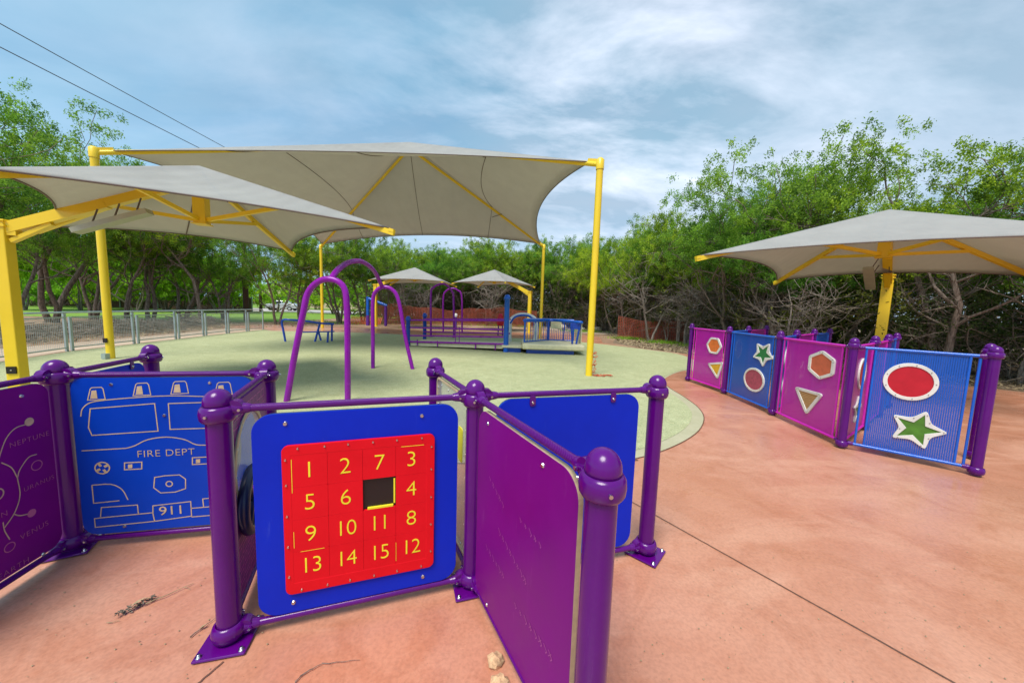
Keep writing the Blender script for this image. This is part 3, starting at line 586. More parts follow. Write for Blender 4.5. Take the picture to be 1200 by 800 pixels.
def shape(root, kind, x, z, r, fill, a0=0., sx=1.):
    if kind == 'circle': o_ = circ(x, z, r, 36); i_ = circ(x, z, r-.036, 36)
    elif kind == 'hexagon': o_ = rounded(poly(6, x, z, r, a0), .03); i_ = poly(6, x, z, r-.043, a0)
    elif kind == 'triangle': o_ = rounded(poly(3, x, z, r, a0), .06); i_ = poly(3, x, z, r-.075, a0)
    else: o_ = rounded(star(x, z, r, r*.56, a0), .035); i_ = star(x, z, r-.05, (r-.05)*.42, a0)
    o_ = [(x+(a-x)*sx, b) for a, b in o_]; i_ = [(x+(a-x)*(sx if kind != 'circle' else (sx*r-.036)/(r-.036)), b) for a, b in i_]
    rg = plate(kind+'_rim', [o_, i_[::-1]], -.018, .036, 'white_ring', root, bev=.003)
    n = len(o_); bolts(rg, [((o_[j][0]+x+(o_[j][0]-x)*.82)/2, (o_[j][1]+z+(o_[j][1]-z)*.82)/2) for j in range(0, n, max(1, n//8))], -.0185, .006)
    plate(kind+'_inset', [scaleto(i_, (x, z), 1.02)], -.010, .02, fill, root, bev=.001)
def mesh_panel(a, b, c_, label, shapes):
    pa, pb, L, ang = frame(a, b); root = empty('mesh_panel', pa, ang); tag(root, label, 'mesh panel', 'mesh panels of the right maze')
    fm, mm = (('blue_frame', 'blue_mesh') if c_ == 'blue' else ('magenta_frame', 'magenta_mesh')); zt, zb = H2-.11, .075
    MB().tube([(.05, 0, zt), (L-.05, 0, zt)], .017, 12).build('top_rail', fm, root); MB().tube([(.05, 0, zb), (L-.05, 0, zb)], .017, 12).build('bottom_rail', fm, root)
    for x_ in (.11, .185, L-.145, L-.085): MB().tube([(x_, 0, zb+.01), (x_, 0, zt-.01)], .011, 10).build('bar', fm, root)
    MB().box(.19, L-.15, -.0015, .0015, zb+.012, zt-.012).build('mesh_sheet', mm, root)
    for x_, s_ in ((.05, 1), (L-.05, -1)):
        for z in (zt, zb): MB().tube([(x_, 0, z), (x_+.045*s_, 0, z)], [.028, .021], 12).build('rail_clamp', 'purple', root)
    for s_ in shapes: shape(root, *s_)
mesh_panel('r2', 'r1', 'blue', 'blue mesh panel with a red circle above a green star', [('circle', .47, .89, .205, 'red_fill'), ('star', .565, .38, .225, 'leafgreen_fill', 75)])
mesh_panel('r3', 'r2', 'magenta', 'large magenta mesh panel with a coral hexagon above a wood-grain triangle', [('hexagon', .86, .94, .195, 'coral_fill', 30, 1.28), ('triangle', .70, .45, .235, 'wood_fill', -88, 1.3)])
mesh_panel('r4', 'r3', 'blue', 'blue mesh panel with a green star above a pink circle', [('star', 1.03, .93, .22, 'green_fill', 60, 1.25), ('circle', .86, .46, .205, 'mauve_fill', 0, 1.32)])
mesh_panel('r5', 'r4', 'magenta', 'small magenta mesh panel with an orange hexagon above a yellow triangle', [('hexagon', .80, .91, .19, 'orange_fill', 0, 1.25), ('triangle', .92, .46, .23, 'amber_fill', -75, 1.25)])
mesh_panel('r2', 'b2', 'magenta', 'magenta mesh panel with a red circle seen edge-on left of the blue panel', [('circle', .58, .86, .2, 'red_fill'), ('star', .58, .38, .2, 'leafgreen_fill', 90)])
mesh_panel('r3', 'b3', 'blue', 'blue mesh panel seen edge-on behind the left end of the large magenta panel', [('circle', .58, .86, .2, 'mauve_fill'), ('circle', .58, .38, .17, 'mauve_fill')])
mesh_panel('r4', 'b4', 'blue', 'blue mesh panel seen edge-on behind the left end of the green-star panel', [('circle', .58, .86, .2, 'mauve_fill')])
mesh_panel('b2', 'c2', 'magenta', 'magenta mesh panel behind the right end of the large magenta panel', [])
mesh_panel('b3', 'c3', 'magenta', 'magenta mesh panel with a star rim behind the middle of the large magenta panel', [('star', .6, .55, .2, 'magenta_mesh', 90)])
mesh_panel('c3', 'd3', 'blue', 'blue mesh panel rearmost in the maze behind the large magenta panel', [])
mesh_panel('b4', 'c4', 'magenta', 'magenta mesh panel behind the top of the green-star panel', [])
mesh_panel('c2', 'd2', 'blue', 'blue mesh panel behind the post left of the red circle', [])
# ------------------------------------------------------------------ shade canopies
def canopy_fabric(corners, peak, sag, rise, nseg=24, nr=12, tdip=.12):
    cs = [Vector(c_) for c_ in corners]; cc = sum(cs, Vector())/4; pk = Vector(peak); n4 = nseg*4; rows = []
    edge = []
    for i in range(4):
        a, b = cs[i], cs[(i+1) % 4]; mid = (a+b)/2; inn = (Vector((cc.x, cc.y, 0))-Vector((mid.x, mid.y, 0))).normalized()
        for k in range(nseg):
            t = k/nseg; w = 4*t*(1-t); edge.append((a.lerp(b, t)+inn*sag*w+Vector((0, 0, rise*w)), w))
    for j in range(nr+1):
        u = j/nr; rows.append([e.lerp(pk, u)+Vector((0, 0, -tdip*w*4*u*(1-u)*(.5))) for e, w in edge])
    return rows, n4
def fabric(root, corners, peak, sag, rise, seams=True, **k):
    rows, n4 = canopy_fabric(corners, peak, sag, rise, **k); nr = len(rows)-1; mb = MB()
    v = [p_ for r_ in rows[:-1] for p_ in r_]+[rows[-1][0]]; f = [(j*n4+i, j*n4+(i+1) % n4, (j+1)*n4+(i+1) % n4, (j+1)*n4+i) for j in range(nr-1) for i in range(n4)]
    f += [((nr-1)*n4+i, (nr-1)*n4+(i+1) % n4, nr*n4) for i in range(n4)]
    o = mb.raw(v, f, 0, True).build('fabric', 'fabric', root); so = o.modifiers.new('s', 'SOLIDIFY'); so.thickness = .008; so.offset = 0
    MB().tube([p_-Vector((0, 0, .006)) for p_ in rows[0]]+[rows[0][0]-Vector((0, 0, .006))], .013 if (rows[0][0]-rows[0][24]).length > 8 else .012, 6, cap=False).build('hem', 'hem', o)
    if seams:
        s_ = MB(); nseg = n4//4
        for side in (0, 2):
            for fr in seams:
                lim = min(fr, 1-fr)*2; pts = []
                for j in range(nr*3+1):
                    u = j/nr/3
                    if u > lim-.0: break
                    tt = .5+(fr-.5)/max(1-u, .02)
                    if not 0. <= tt <= 1. or u > .97: break
                    jj = u*nr; ja = min(nr-1, int(jj)); wj = jj-ja; ii = tt*nseg; a_ = int(ii); w2 = ii-a_
                    q0 = rows[ja][side*nseg+a_].lerp(rows[ja][(side*nseg+a_+1) % n4], w2); q1 = rows[ja+1][side*nseg+a_].lerp(rows[ja+1][(side*nseg+a_+1) % n4], w2); pts.append(q0.lerp(q1, wj)-Vector((0, 0, .014)))
                if len(pts) > 1: s_.tube(pts, .011, 5)
        for side in (1, 3):
            for fr in seams:
                if fr >= .5: continue
                jj = 2*fr*nr; ja = int(jj); wj = jj-ja; s_.tube([rows[ja][(side*nseg+i) % n4].lerp(rows[ja+1][(side*nseg+i) % n4], wj)-Vector((0, 0, .014)) for i in range(nseg+1)], .011, 5)
        s_.build('seam', 'hem', o)
    return rows
def cantilever(name, label, corners, peak, post, posth, sag, rise, hubz, pw=.2, lamp=True, k=1., group='cantilever shade canopies', outlet=None):
    root = empty(name, (*post, 0)); tag(root, label, 'shade canopy', group); inv = Vector((post[0], post[1], 0))
    L_ = lambda v: Vector(v)-inv
    cs = [L_(c_) for c_ in corners]; pk = L_(peak); cc = pk
    fabric(root, cs, pk, sag, rise, seams=(.5,) if k > .9 else None)
    d = Vector((pk.x, pk.y, 0)).normalized(); ang = math.atan2(d.y, d.x)
    po = MB().box(-pw/2, pw/2, -pw/2, pw/2, 0, posth-.02).build('post', 'yellow_paint', root); po.rotation_euler = (0, 0, ang); bevel(po, .012)
    ft = MB().box(-pw*.95, pw*.95, -pw*.95, pw*.95, .001, .022).build('foot_plate', 'yellow_paint', root); ft.rotation_euler = (0, 0, ang)
    br = MB().box(-pw*.62, pw*.62, -pw*.62, pw*.62, posth-.10, posth-.075).box(-pw*.62, pw*.62, -pw*.62, pw*.62, posth-.02, posth+.005).box(pw*.505, pw*1.2, -pw*.35, pw*.35, posth-.22, posth-.10)
    b_ = br.build('bracket', 'yellow_paint', root); b_.rotation_euler = (0, 0, ang)
    hub = Vector((pk.x, pk.y, 0)); a0 = d*pw*.3+Vector((0, 0, posth-.12)); a1 = hub-d*.03+Vector((0, 0, hubz[1]-.12*k))
    arm = MB().beam(a0, a0.lerp(a1, .5), pw*.75, pw*1.0).beam(a0.lerp(a1, .5), a1, pw*.7, pw*.85); arm.build('arm', 'yellow_paint', root)
    MB().beam(a0-Vector((0, 0, .18*k))+d*.05, a0.lerp(a1, .22)-Vector((0, 0, .1*k)), pw*.5, pw*.35).build('brace', 'yellow_paint', root)
    h_ = MB().box(-.085*k, .085*k, -.085*k, .085*k, hubz[0], hubz[1]).box(-.11*k, .11*k, -.11*k, .11*k, hubz[0]-.015, hubz[0]); ho = h_.build('hub', 'yellow_paint', root); ho.location = hub
    ho.rotation_euler = (0, 0, ang)
    for c_ in cs:
        top = pk+Vector((0, 0, -.13)); e = Vector(c_)+Vector((0, 0, -.06)); dd = (e-top); e2 = e+dd.normalized()*.10
        MB().beam(top, e2, .06*k, .08*k).build('rafter', 'yellow_paint', root)
        tip = MB().beam(e+dd.normalized()*.02+Vector((0, 0, .03)), e2+Vector((0, 0, .03)), .07*k, .05*k).build('corner_fitting', 'yellow_paint', root)
        q = top.lerp(e, .52)+Vector((0, 0, -.03)); h0 = hub+Vector((0, 0, hubz[0]+.05)); 
        MB().beam(h0, q, .045*k, .06*k).build('strut', 'yellow_paint', root)
    if lamp:
        t0, t1 = lamp; sd = Vector((-d.y, d.x, 0))
        a = a0.lerp(a1, t0)-Vector((0, 0, .40*k))-sd*.25*k; b = a0.lerp(a1, t1)-Vector((0, 0, .40*k))-sd*.25*k; lb = MB().beam(a, b, .17*k, .075).build('light_bar', 'lightbar', root)
        for t in (.2, .5, .8):
            q = a.lerp(b, t); MB().tube([q, q+Vector((0, 0, .30*k))+sd*.15], .012, 6).build('hanger', 'hem', lb)
    if outlet: bx = MB().box(-.055, .055, -pw/2-.018, -pw/2, outlet-.055, outlet+.055).build('outlet_box', 'black', root); bx.rotation_euler = (0, 0, ang); bolts(bx, [(0, outlet)], -pw/2-.0185, .012)
    return root
cantilever('cantilever_canopy', 'low grey shade canopy on a square yellow side post at the left edge', [(-5.2, 3.48, 2.75), (-2.0, 5.56, 2.75), (-5.4, 8.5, 2.75), (-8.6, 6.4, 2.75)], (-5.3, 5.98, 3.74), (-7.70, 5.29), 2.62, .30, .10, (2.80, 3.62), .155, (.40, .78), 1., outlet=.36)
cantilever('cantilever_canopy', 'grey shade canopy on a yellow post behind the mesh panel maze', [(3.84, 7.28, 2.76), (8.2, 4.5, 2.76), (12.7, 8.5, 2.72), (8.45, 11.26, 2.70)], (8.25, 7.9, 3.98), (11.0, 10.3), 2.86, .36, .14, (2.95, 3.85), .24, (.18, .62), 1.2)
cantilever('cantilever_canopy', 'far small grey canopy left, partly behind the tall purple arches', [(-8.8, 21.3, 3.0), (-4.3, 20.9, 3.0), (-4.2, 25.2, 3.0), (-9.0, 25.5, 3.0)], (-6.6, 23.2, 4.0), (-9.3, 23.4), 2.85, .25, .10, (3.1, 3.8), .2, None, .9, )
cantilever('cantilever_canopy', 'far small grey canopy right, above the ramp and its blue post', [(-3.9, 22.4, 3.05), (-.5, 20.3, 3.05), (1.35, 23.6, 3.05), (-2.6, 25.6, 3.05)], (-1.3, 23.0, 4.0), (1.05, 21.9), 2.62, .22, .08, (3.1, 3.8), .2, None, .9)
# big four-post canopy
root = empty('four_post_canopy', (-4.4, 13.8, 0)); tag(root, 'large tall grey shade canopy on four yellow corner posts over the green surface', 'shade canopy', 'shade canopies')
iv = Vector((-4.4, 13.8, 0)); CP = [(-9.86, 8.38), (1.86, 8.14), (1.49, 18.27), (-11.36, 20.58)]
cs = [Vector((*c_, 4.96 if i < 2 else 4.86))-iv for i, c_ in enumerate(CP)]; pk = Vector((0, 0, 7.7))
pk = Vector((.25, 0, 7.7))
cin = [c_+(Vector((pk.x, pk.y, 0))-Vector((c_.x, c_.y, 0))).normalized()*.25 for c_ in cs]
fabric(root, cin, pk, .62, .36, seams=(.22, .5, .78), nseg=40, nr=16, tdip=.5)
for i, c_ in enumerate(cs):
    MB().tube([(c_.x, c_.y, 0), (c_.x, c_.y, c_.z-.02)], .078, 24).build('post', 'yellow_paint', root)
    d = (pk-c_).normalized(); h = Vector((d.x, d.y, 0)).normalized()
    hd = MB().lathe([(.090, -.24), (.090, -.03), (.05, .01), (.001, .02)], (c_.x, c_.y, c_.z), 20).beam(c_+Vector((0, 0, -.08)), c_+d*.34+Vector((0, 0, -.09)), .05, .13)
    hd.build('corner_fitting', 'yellow_paint', root)
    # rafter bends: follow the hip
    MB().tube([c_+d*.05-Vector((0, 0, .13)), c_+d*((pk-c_).length*.5)-Vector((0, 0, .16)), pk-Vector((0, 0, .22))], .055, 12).build('rafter', 'yellow_paint', root)
    q = c_+d*((pk-c_).length*.42)-Vector((0, 0, .30)); sd = Vector((-d.y, d.x, 0)).normalized(); i > 1 and MB().beam(q-sd*.38, q+sd*.38, .03, .02).build('splice_strap', 'hem', root)
    if i == 0:
        bx = MB().box(c_.x-.05, c_.x+.05, c_.y-.10, c_.y-.082, .40, .51).build('outlet_box', 'black', root); MB().box(c_.x-.05, c_.x+.05, c_.y-.16, c_.y-.06, .01, .14).build('ground_box', 'galv', root)
MB().lathe([(.001, 7.66), (.14, 7.60), (.14, 7.50), (.001, 7.46)], (pk.x, pk.y, 0), 16).build('peak_cap', 'yellow_paint', root)
# ------------------------------------------------------------------ tall purple arch climber
def px3(lst): return [AT(x_, y_, Y) for x_, y_, Y in lst]
root = empty('arch_climber', G(372, 470)); tag(root, 'tall purple climber of two bent arches joined by a high bow, behind the number puzzle', 'climber'); iv = Vector(root.location)
def tb(name, pts, r, m_, root, k=8, n=14, sm=True):
    iv = Vector(root.matrix_basis.translation); P_ = [Vector(p_)-iv for p_ in pts]; return MB().tube(smooth(P_, k) if sm else P_, r, n).build(name, m_, root)
a0 = Vector((*G(336, 470)[:2], .0)); b0 = Vector((*G(407.5, 470)[:2], 0))
tb('near_arch', [a0, AT(344.5, 420, 5.25), AT(355, 368, 5.25), AT(361, 343, 5.27), AT(374, 329.5, 5.28), AT(390, 327.5, 5.29), AT(403, 337, 5.3), AT(406.5, 360, 5.3), AT(407.3, 410, 5.31), b0], .045, 'bright_purple', root)
c0 = Vector((*G(437, 431.5)[:2], 0)); d0 = Vector((*G(483.5, 432.5)[:2], 0))
tb('far_arch', [c0, AT(437, 395, 8.24), AT(437, 353, 8.24), AT(441, 341, 8.24), AT(449, 336.5, 8.25), AT(459, 339, 8.26), AT(467, 352, 8.27), AT(475, 395, 8.28), d0], .045, 'bright_purple', root)
tb('top_bow', [AT(387, 328, 5.32), AT(396, 316, 5.6), AT(410, 307, 6.2), AT(425, 307, 7.0), AT(438, 317, 7.7), AT(446, 332, 8.15), AT(448, 337, 8.25)], .045, 'bright_purple', root)
# ------------------------------------------------------------------ smaller arches
for (pxs, Y, lab) in (([(505, 396), (505, 345), (508, 337), (514, 333.5), (519, 332.5), (524, 334.5), (530, 342), (531.5, 350), (532, 397)], 16.9, 'nearer of the two small purple arches behind the ramp'), ([(519.5, 389), (519.5, 350), (523, 341), (530, 338), (536, 340), (541, 348), (541.5, 390)], 20.4, 'farther of the two small purple arches behind the ramp')):
    P_ = [AT(a, b, Y) for a, b in pxs]; P_[0].z = P_[-1].z = 0; root = empty('small_arch', (P_[0]+P_[-1])/2); tag(root, lab, 'climber', 'small purple arches'); tb('hoop', P_, .05, 'bright_purple', root)
    c_ = Vector((0, 0, 0)); MB().lathe([(.09, .004), (.09, .02), (.05, .03)], tuple(P_[0]-Vector(root.location)), 12).lathe([(.09, .004), (.09, .02), (.05, .03)], tuple(P_[-1]-Vector(root.location)), 12).build('foot_collar', 'bright_purple', root)
# ------------------------------------------------------------------ blue bent bar frame
Yb = 13.0
root = empty('blue_bar_frame', G(360, 399)); tag(root, 'low blue bent-pipe play frame on the green surface behind the tall purple arches', 'play frame')
z5 = lambda x, y, Y=Yb: AT(320+x/10, 330+y/10, Y)
def gz(v): v = Vector(v); v.z = 0; return v
tb('rail', [gz(z5(145, 690)), z5(120, 570), z5(104, 480), z5(125, 447), z5(200, 447), z5(400, 463, Yb+.2), z5(560, 487, Yb+.4), z5(715, 496, Yb+.6)], .038, 'blue_dark', root, n=10)
for (x1, y1, x2, y2, Y) in ((305, 460, 272, 695, Yb+.05), (545, 500, 490, 680, Yb+.3), (525, 560, 560, 665, Yb+.8), (645, 590, 638, 690, Yb+.2), (690, 495, 688, 670, Yb+.7)):
    tb('leg', [z5(x1, y1, Y), gz(z5(x2, y2, Y))], .038, 'blue_dark', root, sm=False, n=10)
tb('lower_rail', [z5(285, 592, Yb+.1), z5(720, 583, Yb+.5)], .026, 'blue_dark', root, sm=False, n=10)
# ------------------------------------------------------------------ ramp and platform
Yr = 12.4
root = empty('ramp', G(540, 408)); tag(root, 'long low ramp with purple side rails and blue end posts beside the yellow-tan platform', 'ramp'); iv = Vector(root.location)
rA = Vector(G(481, 405.5)); rB = Vector(G(592, 412)); rA2 = rA+Vector((.15, 1.4, 0)); rB2 = rB+Vector((.15, 1.4, 0))
dk = MB(); v = [rA-iv+Vector((0, 0, .02)), rB-iv+Vector((0, 0, .10)), rB2-iv+Vector((0, 0, .10)), rA2-iv+Vector((0, 0, .02))]; dk.raw(v+[q+Vector((0, 0, .12)) for q in v], [(3, 2, 1, 0), (4, 5, 6, 7), (0, 1, 5, 4), (1, 2, 6, 5), (2, 3, 7, 6), (3, 0, 4, 7)]).build('deck', 'ramp_tan', root)
for (p0, p1, nm) in ((rA, rB, 'near_railing'), (rA2, rB2, 'far_railing')):
    rl_ = MB()
    for z0_, z1_ in (((.17, .27), (.40, .52), (.70, .78), (.98, 1.10)) if nm == 'near_railing' else ((.45, .55), (.98, 1.10))):
        rl_.tube([p0-iv+Vector((0, -.03, z0_)), p1-iv+Vector((0, -.03, z1_))], .028 if z0_ > .2 else .035, 8)
    if nm == 'near_railing':
        for t in (.08, .30, .70, .9): q = p0.lerp(p1, t)-iv; rl_.tube([q+Vector((0, -.05, .05)), q+Vector((0, -.05, .26))], .022, 8)
        for t in (.49, .53): q = p0.lerp(p1, t)-iv; rl_.tube([q+Vector((0, -.03, .2)), q+Vector((0, -.03, .8))], .014, 6)
    rl_.build('railing', 'bright_purple', root)
def bluepost(p_, h, root, m_='blue_dark', r=.075):
    q = Vector(p_)-Vector(root.location); MB().lathe([(r, 0), (r, h-.16), (r*1.3, h-.15), (r*1.3, h-.09), (r*1.05, h-.07), (r*1.0, h-.03), (r*.6, h), (.001, h+.01)], (q.x, q.y, 0), 16).build('end_post', m_, root)
bluepost(rA+Vector((-.08, -.02, 0)), 1.12, root); bluepost(rA2+Vector((0.0, .1, 0)), 1.22, root); bluepost(rB+Vector((.02, -.08, 0)), 2.0, root, 'blue_frame', .09)
root = empty('platform', G(648, 415.5)); tag(root, 'low yellow-tan platform with blue barred railings right of the ramp', 'platform'); iv = Vector(root.location)
x0_, x1_ = G(612, 415).x-iv.x, G(683.5, 415.5).x-iv.x; yb_ = 1.75
MB().box(x0_+.15, x1_-.35, .15, yb_, .005, .13).build('pedestal', 'blue_dark', root)
dk = MB().box(x0_, x1_, -.02, yb_+.1, .15, .34).build('deck', 'ramp_tan', root); bevel(dk, .05, 3)
MB().box(x0_-.72, x0_-.01, .2, 1.5, .17, .25).build('ramp_bridge', 'ramp_tan', root); MB().box(x0_-.62, x0_-.05, .3, 1.4, .005, .165).build('bridge_pedestal', 'blue_dark', root)
def railing(p0, p1, nb, root, bar='blue_frame', z0=.36, z1=1.12):
    p0 = Vector(p0); p1 = Vector(p1); f0 = MB(); f0.tube([p0+Vector((0, 0, z1)), p1+Vector((0, 0, z1))], .065, 12); o = f0.build('handrail', 'blue_frame', root)
    f1 = MB().tube([p0+Vector((0, 0, z0)), p1+Vector((0, 0, z0))], .022, 8)
    for k in range(nb+1): q = p0.lerp(p1, k/nb); f1.tube([q+Vector((0, 0, z0)), q+Vector((0, 0, z1-.03))], .011 if 0 < k < nb else .035, 6)
    f1.build('bars', bar, root)
railing((x0_+.08, .55, 0), (x0_+1.05, yb_-.05, 0), 9, root); railing((x0_+1.02, yb_-.03, 0), (x1_-.15, yb_-.2, 0), 14, root)
railing((x0_+.08, .5, 0), (x0_+.08, .52, 0), 1, root)
# curved top rail toward the right front and side screen
tb('handrail', [Vector((x0_+.05, .5, 1.13))+iv, Vector((x0_+.2, .9, 1.15))+iv, Vector((x0_+1.0, 1.5, 1.14))+iv], .05, 'blue_frame', root)
tb('handrail', [Vector((x1_-.95, 1.5, 1.14))+iv, Vector((x1_-.5, .8, 1.13))+iv, Vector((x1_-.1, .45, 1.12))+iv, Vector((x1_-.03, .9, 1.10))+iv, Vector((x1_-.05, 1.6, 1.1))+iv], .05, 'blue_frame', root)
MB().beam((x1_-.05, .5, .71), (x1_-.05, 1.65, .71), .02, .78).build('side_screen', 'ramp_tan', root)
MB().beam((x1_-.45, .52, .98), (x1_-.08, .52, .98), .03, .22).tube([(x1_-.42, .5, 1.0), (x1_-.36, .5, .34)], .035, 8).tube([(x1_-.12, .5, 1.0), (x1_-.22, .5, .34)], .035, 8).build('end_frame', 'blue_dark', root)
pn = MB().box(x0_+1.12, x1_-.62, yb_-.16, yb_-.12, .80, 1.10).box(x0_+1.25, x1_-.75, yb_-.175, yb_-.161, .86, 1.05).build('play_counter', 'ramp_tan', root)
tb('window_hoop', [Vector((x0_+1.02, yb_-.3, .35))+iv, Vector((x0_+1.02, yb_-.3, 1.1))+iv, Vector((x1_-.6, yb_-.3, 1.1))+iv, Vector((x1_-.52, yb_-.3, .95))+iv, Vector((x1_-.55, yb_-.3, .36))+iv], .025, 'blue_dark', root, sm=False)
# white arch beyond
P_ = [AT(598, 378, 15.2), AT(603, 371, 15.2), AT(611, 368.5, 15.2), AT(621, 370, 15.2), AT(628, 377, 15.2)]
root = empty('white_arch_rail', gz(AT(612, 390, 15.2))); tag(root, 'curved white plastic arch behind the blue ramp post', 'play arch'); iv = Vector(root.location)
tb('arch', [gz(P_[0])+Vector((0, 0, 0.0))]+P_+[gz(P_[-1])], .085, 'white_plastic', root); tb('inner_arch', [p_+Vector((0, -.09, -.03)) for p_ in P_], .04, 'blue_light', root)
# red bucket figure
q = G(586, 393); root = empty('red_play_seat', q); tag(root, 'small red moulded seat on two violet legs behind the ramp railing', 'play seat')
MB().lathe([(.001, .55), (.16, .56), (.20, .68), (.17, .95), (.11, 1.12), (.10, 1.2), (.001, 1.22)], n=14).build('seat_shell', 'red_plastic', root)
for s_ in (-.12, .14): MB().tube([(s_, 0, 0), (s_*.8, 0, .6)], .035, 8).build('leg', 'violet_leg', root)
# far blue rack
root = empty('blue_rack', G(443, 380)); tag(root, 'far blue and violet rack with a sloping bar, seen through the far purple arch', 'play frame'); Yk = 24.2
zk = lambda x, y: AT(420+x/13.33, 340+y/13.33, Yk)
tb('tall_post', [gz(zk(148, 525)), zk(148, 100)], .11, 'blue_frame', root, sm=False); tb('short_post', [gz(zk(427, 530)), zk(427, 240)], .10, 'violet_leg', root, sm=False)
tb('sloping_bar', [zk(160, 130), zk(445, 245)], .10, 'blue_frame', root, sm=False); tb('lower_sleeve', [gz(zk(148, 525)), zk(148, 390)], .125, 'violet_leg', root, sm=False)
# small white and violet talk tube in the middle
q = G(534, 386.5); root = empty('speaking_tube', q); tag(root, 'short violet post with a white top behind the small arches', 'play post'); MB().tube([(0, 0, 0), (0, 0, .85)], .07, 10).build('post', 'violet_leg', root); MB().lathe([(.09, .85), (.11, .95), (.08, 1.06), (.001, 1.08)], n=12).build('white_top', 'white_plastic', root)
# ------------------------------------------------------------------ pipe-and-wire fence on the left
root = empty('wire_fence', (fence_pts[3][0], fence_pts[3][1], 0)); tag(root, 'grey galvanised pipe fence with wire mesh panels along the left edge of the green surface', 'fence'); iv = Vector(root.location)
fp = [Vector((*p_, 0))-iv for p_ in fence_pts]; HF = 1.05
MB().tube([p_+Vector((0, 0, HF)) for p_ in fp], .026, 10).build('top_rail', 'galv', root)
for i, p_ in enumerate(fp):
    dd = (fp[min(i+1, len(fp)-1)]-fp[max(0, i-1)]).normalized()
    for s_ in ((-1, 1) if 0 < i < len(fp)-1 else (0,)):
        q = p_+dd*.075*s_; MB().box(-.026, .026, -.026, .026, 0, HF-.026 if s_ <= 0 else HF-.12).build('post', 'galv', root).location = q
for i in range(len(fp)-1):
    a, b = fp[i], fp[i+1]; d = (b-a); L = d.length; d.normalize(); a = a+d*.11; b = b-d*.11; L = (b-a).length; ang = math.atan2(d.y, d.x)
    pn = MB()
    for z in (.10, HF-.13): pn.box(0, L, -.015, .015, z-.015, z+.015)
    o = pn.build('panel_frame', 'galv', root); o.location = a; o.rotation_euler = (0, 0, ang)
    w_ = MB(); z = .15
    while z < HF-.15: w_.box(0, L, -.0022, .0022, z, z+.0044); z += .052
    x = .05
    while x < L: w_.box(x, x+.0044, .0025, .0065, .115, HF-.145); x += .052
    w = w_.build('wire_mesh', 'galv', o)
# ------------------------------------------------------------------ poles, wires, car, house
def pole(x, y, h, r, label):
    root = empty('utility_pole', (x, y, 0)); tag(root, label, 'utility pole', 'utility poles'); MB().tube([(0, 0, 0), (0, 0, h)], [r*1.15, r*.8], 14).build('shaft', 'polewood', root)
    MB().box(-1.1, 1.1, -.25, -.13, h-.9, h-.75).build('crossarm', 'polewood', root)
    ins_ = MB()
    for s_ in (-1., -.4, .4, 1.): ins_.lathe([(.04, h-.75), (.05, h-.68), (.02, h-.6), (.001, h-.58)], (s_, -.19, 0), 8)
    ins_.build('insulators', 'white_plastic', root)
pole(-19.3, 25, 11.7, .16, 'dark brown wooden utility pole standing behind the grey fence'); pole(-33.2, 45.5, 12, .16, 'thinner far utility pole near the road')
for k, (xw, zw) in enumerate(((-20.1, 11.75), (-19.1, 10.4))):
    pts = [(xw+.02*i, 25-4*i*1., zw+.10-.09*i*(1 if i < 6 else 1)*.6+(.010*i*i)) for i in range(11)]
    tag(MB().tube(pts, .018, 6).build('power_line', 'wire'), ('upper' if k == 0 else 'lower')+' black power line crossing the sky at upper left', 'power line', 'power lines')
q = G(327, 362.2); q = Vector((-35.6, 53.5, 0)); root = empty('parked_car', q, R_(8)); tag(root, 'small silver car parked on the far road, between tree trunks', 'car')
prof = [(-2.1, .35), (-2.15, .75), (-1.9, .95), (-1.2, 1.02), (-.55, 1.48), (.9, 1.50), (1.65, 1.05), (2.1, .95), (2.2, .6), (2.15, .35)]
cb = MB(); n = len(prof); v = [(a, -.88+(.12 if b > 1.1 else 0), b) for a, b in prof]+[(a, .88-(.12 if b > 1.1 else 0), b) for a, b in prof]
cb.raw(v, [tuple(range(n))[::-1], tuple(range(n, 2*n))]+[(i, (i+1) % n, n+(i+1) % n, n+i) for i in range(n)]); bevel(cb.build('body', 'car_paint', root), .06, 2)
MB().raw([(-1.05, -.885, 1.03), (-.5, -.79, 1.42), (.2, -.785, 1.43), (.2, -.885, 1.03)], [(0, 3, 2, 1)]).raw([(.28, -.885, 1.03), (.28, -.785, 1.43), (.88, -.79, 1.42), (1.45, -.885, 1.04)], [(0, 3, 2, 1)]).build('side_window', 'car_glass', root)
for x_ in (-1.35, 1.35):
    for s_ in (-1, 1):
        w = MB().tube([(x_, s_*.70, .33), (x_, s_*.92, .33)], .33, 20).build('wheel', 'tyre', root); MB().tube([(x_, s_*.90, .33), (x_, s_*.93, .33)], .19, 14).build('rim', 'car_paint', w)
def house(x, y, w, d, h, label):
    root = empty('house', (x, y, 0)); tag(root, label, 'house', 'far houses'); MB().box(-w/2, w/2, -d/2, d/2, 0, h).build('wall', 'stucco', root)
    MB().raw([(-w/2-.4, -d/2-.4, h), (w/2+.4, -d/2-.4, h), (w/2+.4, d/2+.4, h), (-w/2-.4, d/2+.4, h), (-w/4, 0, h+1.8), (w/4, 0, h+1.8)], [(0, 1, 5, 4), (1, 2, 5), (2, 3, 4, 5), (3, 0, 4), (3, 2, 1, 0)]).build('roof', 'roof_tan', root)
    for k in range(3): MB().box(-w/3+k*w/3-.5, -w/3+k*w/3+.5, -d/2-.05, -d/2-.01, 1, 2.2).build('window', 'car_glass', root)
house(-41, 84, 14, 9, 3.2, 'far tan house with a brown roof beyond the road'); house(-62, 100, 16, 9, 5, 'farther tan two-storey house beyond the road')
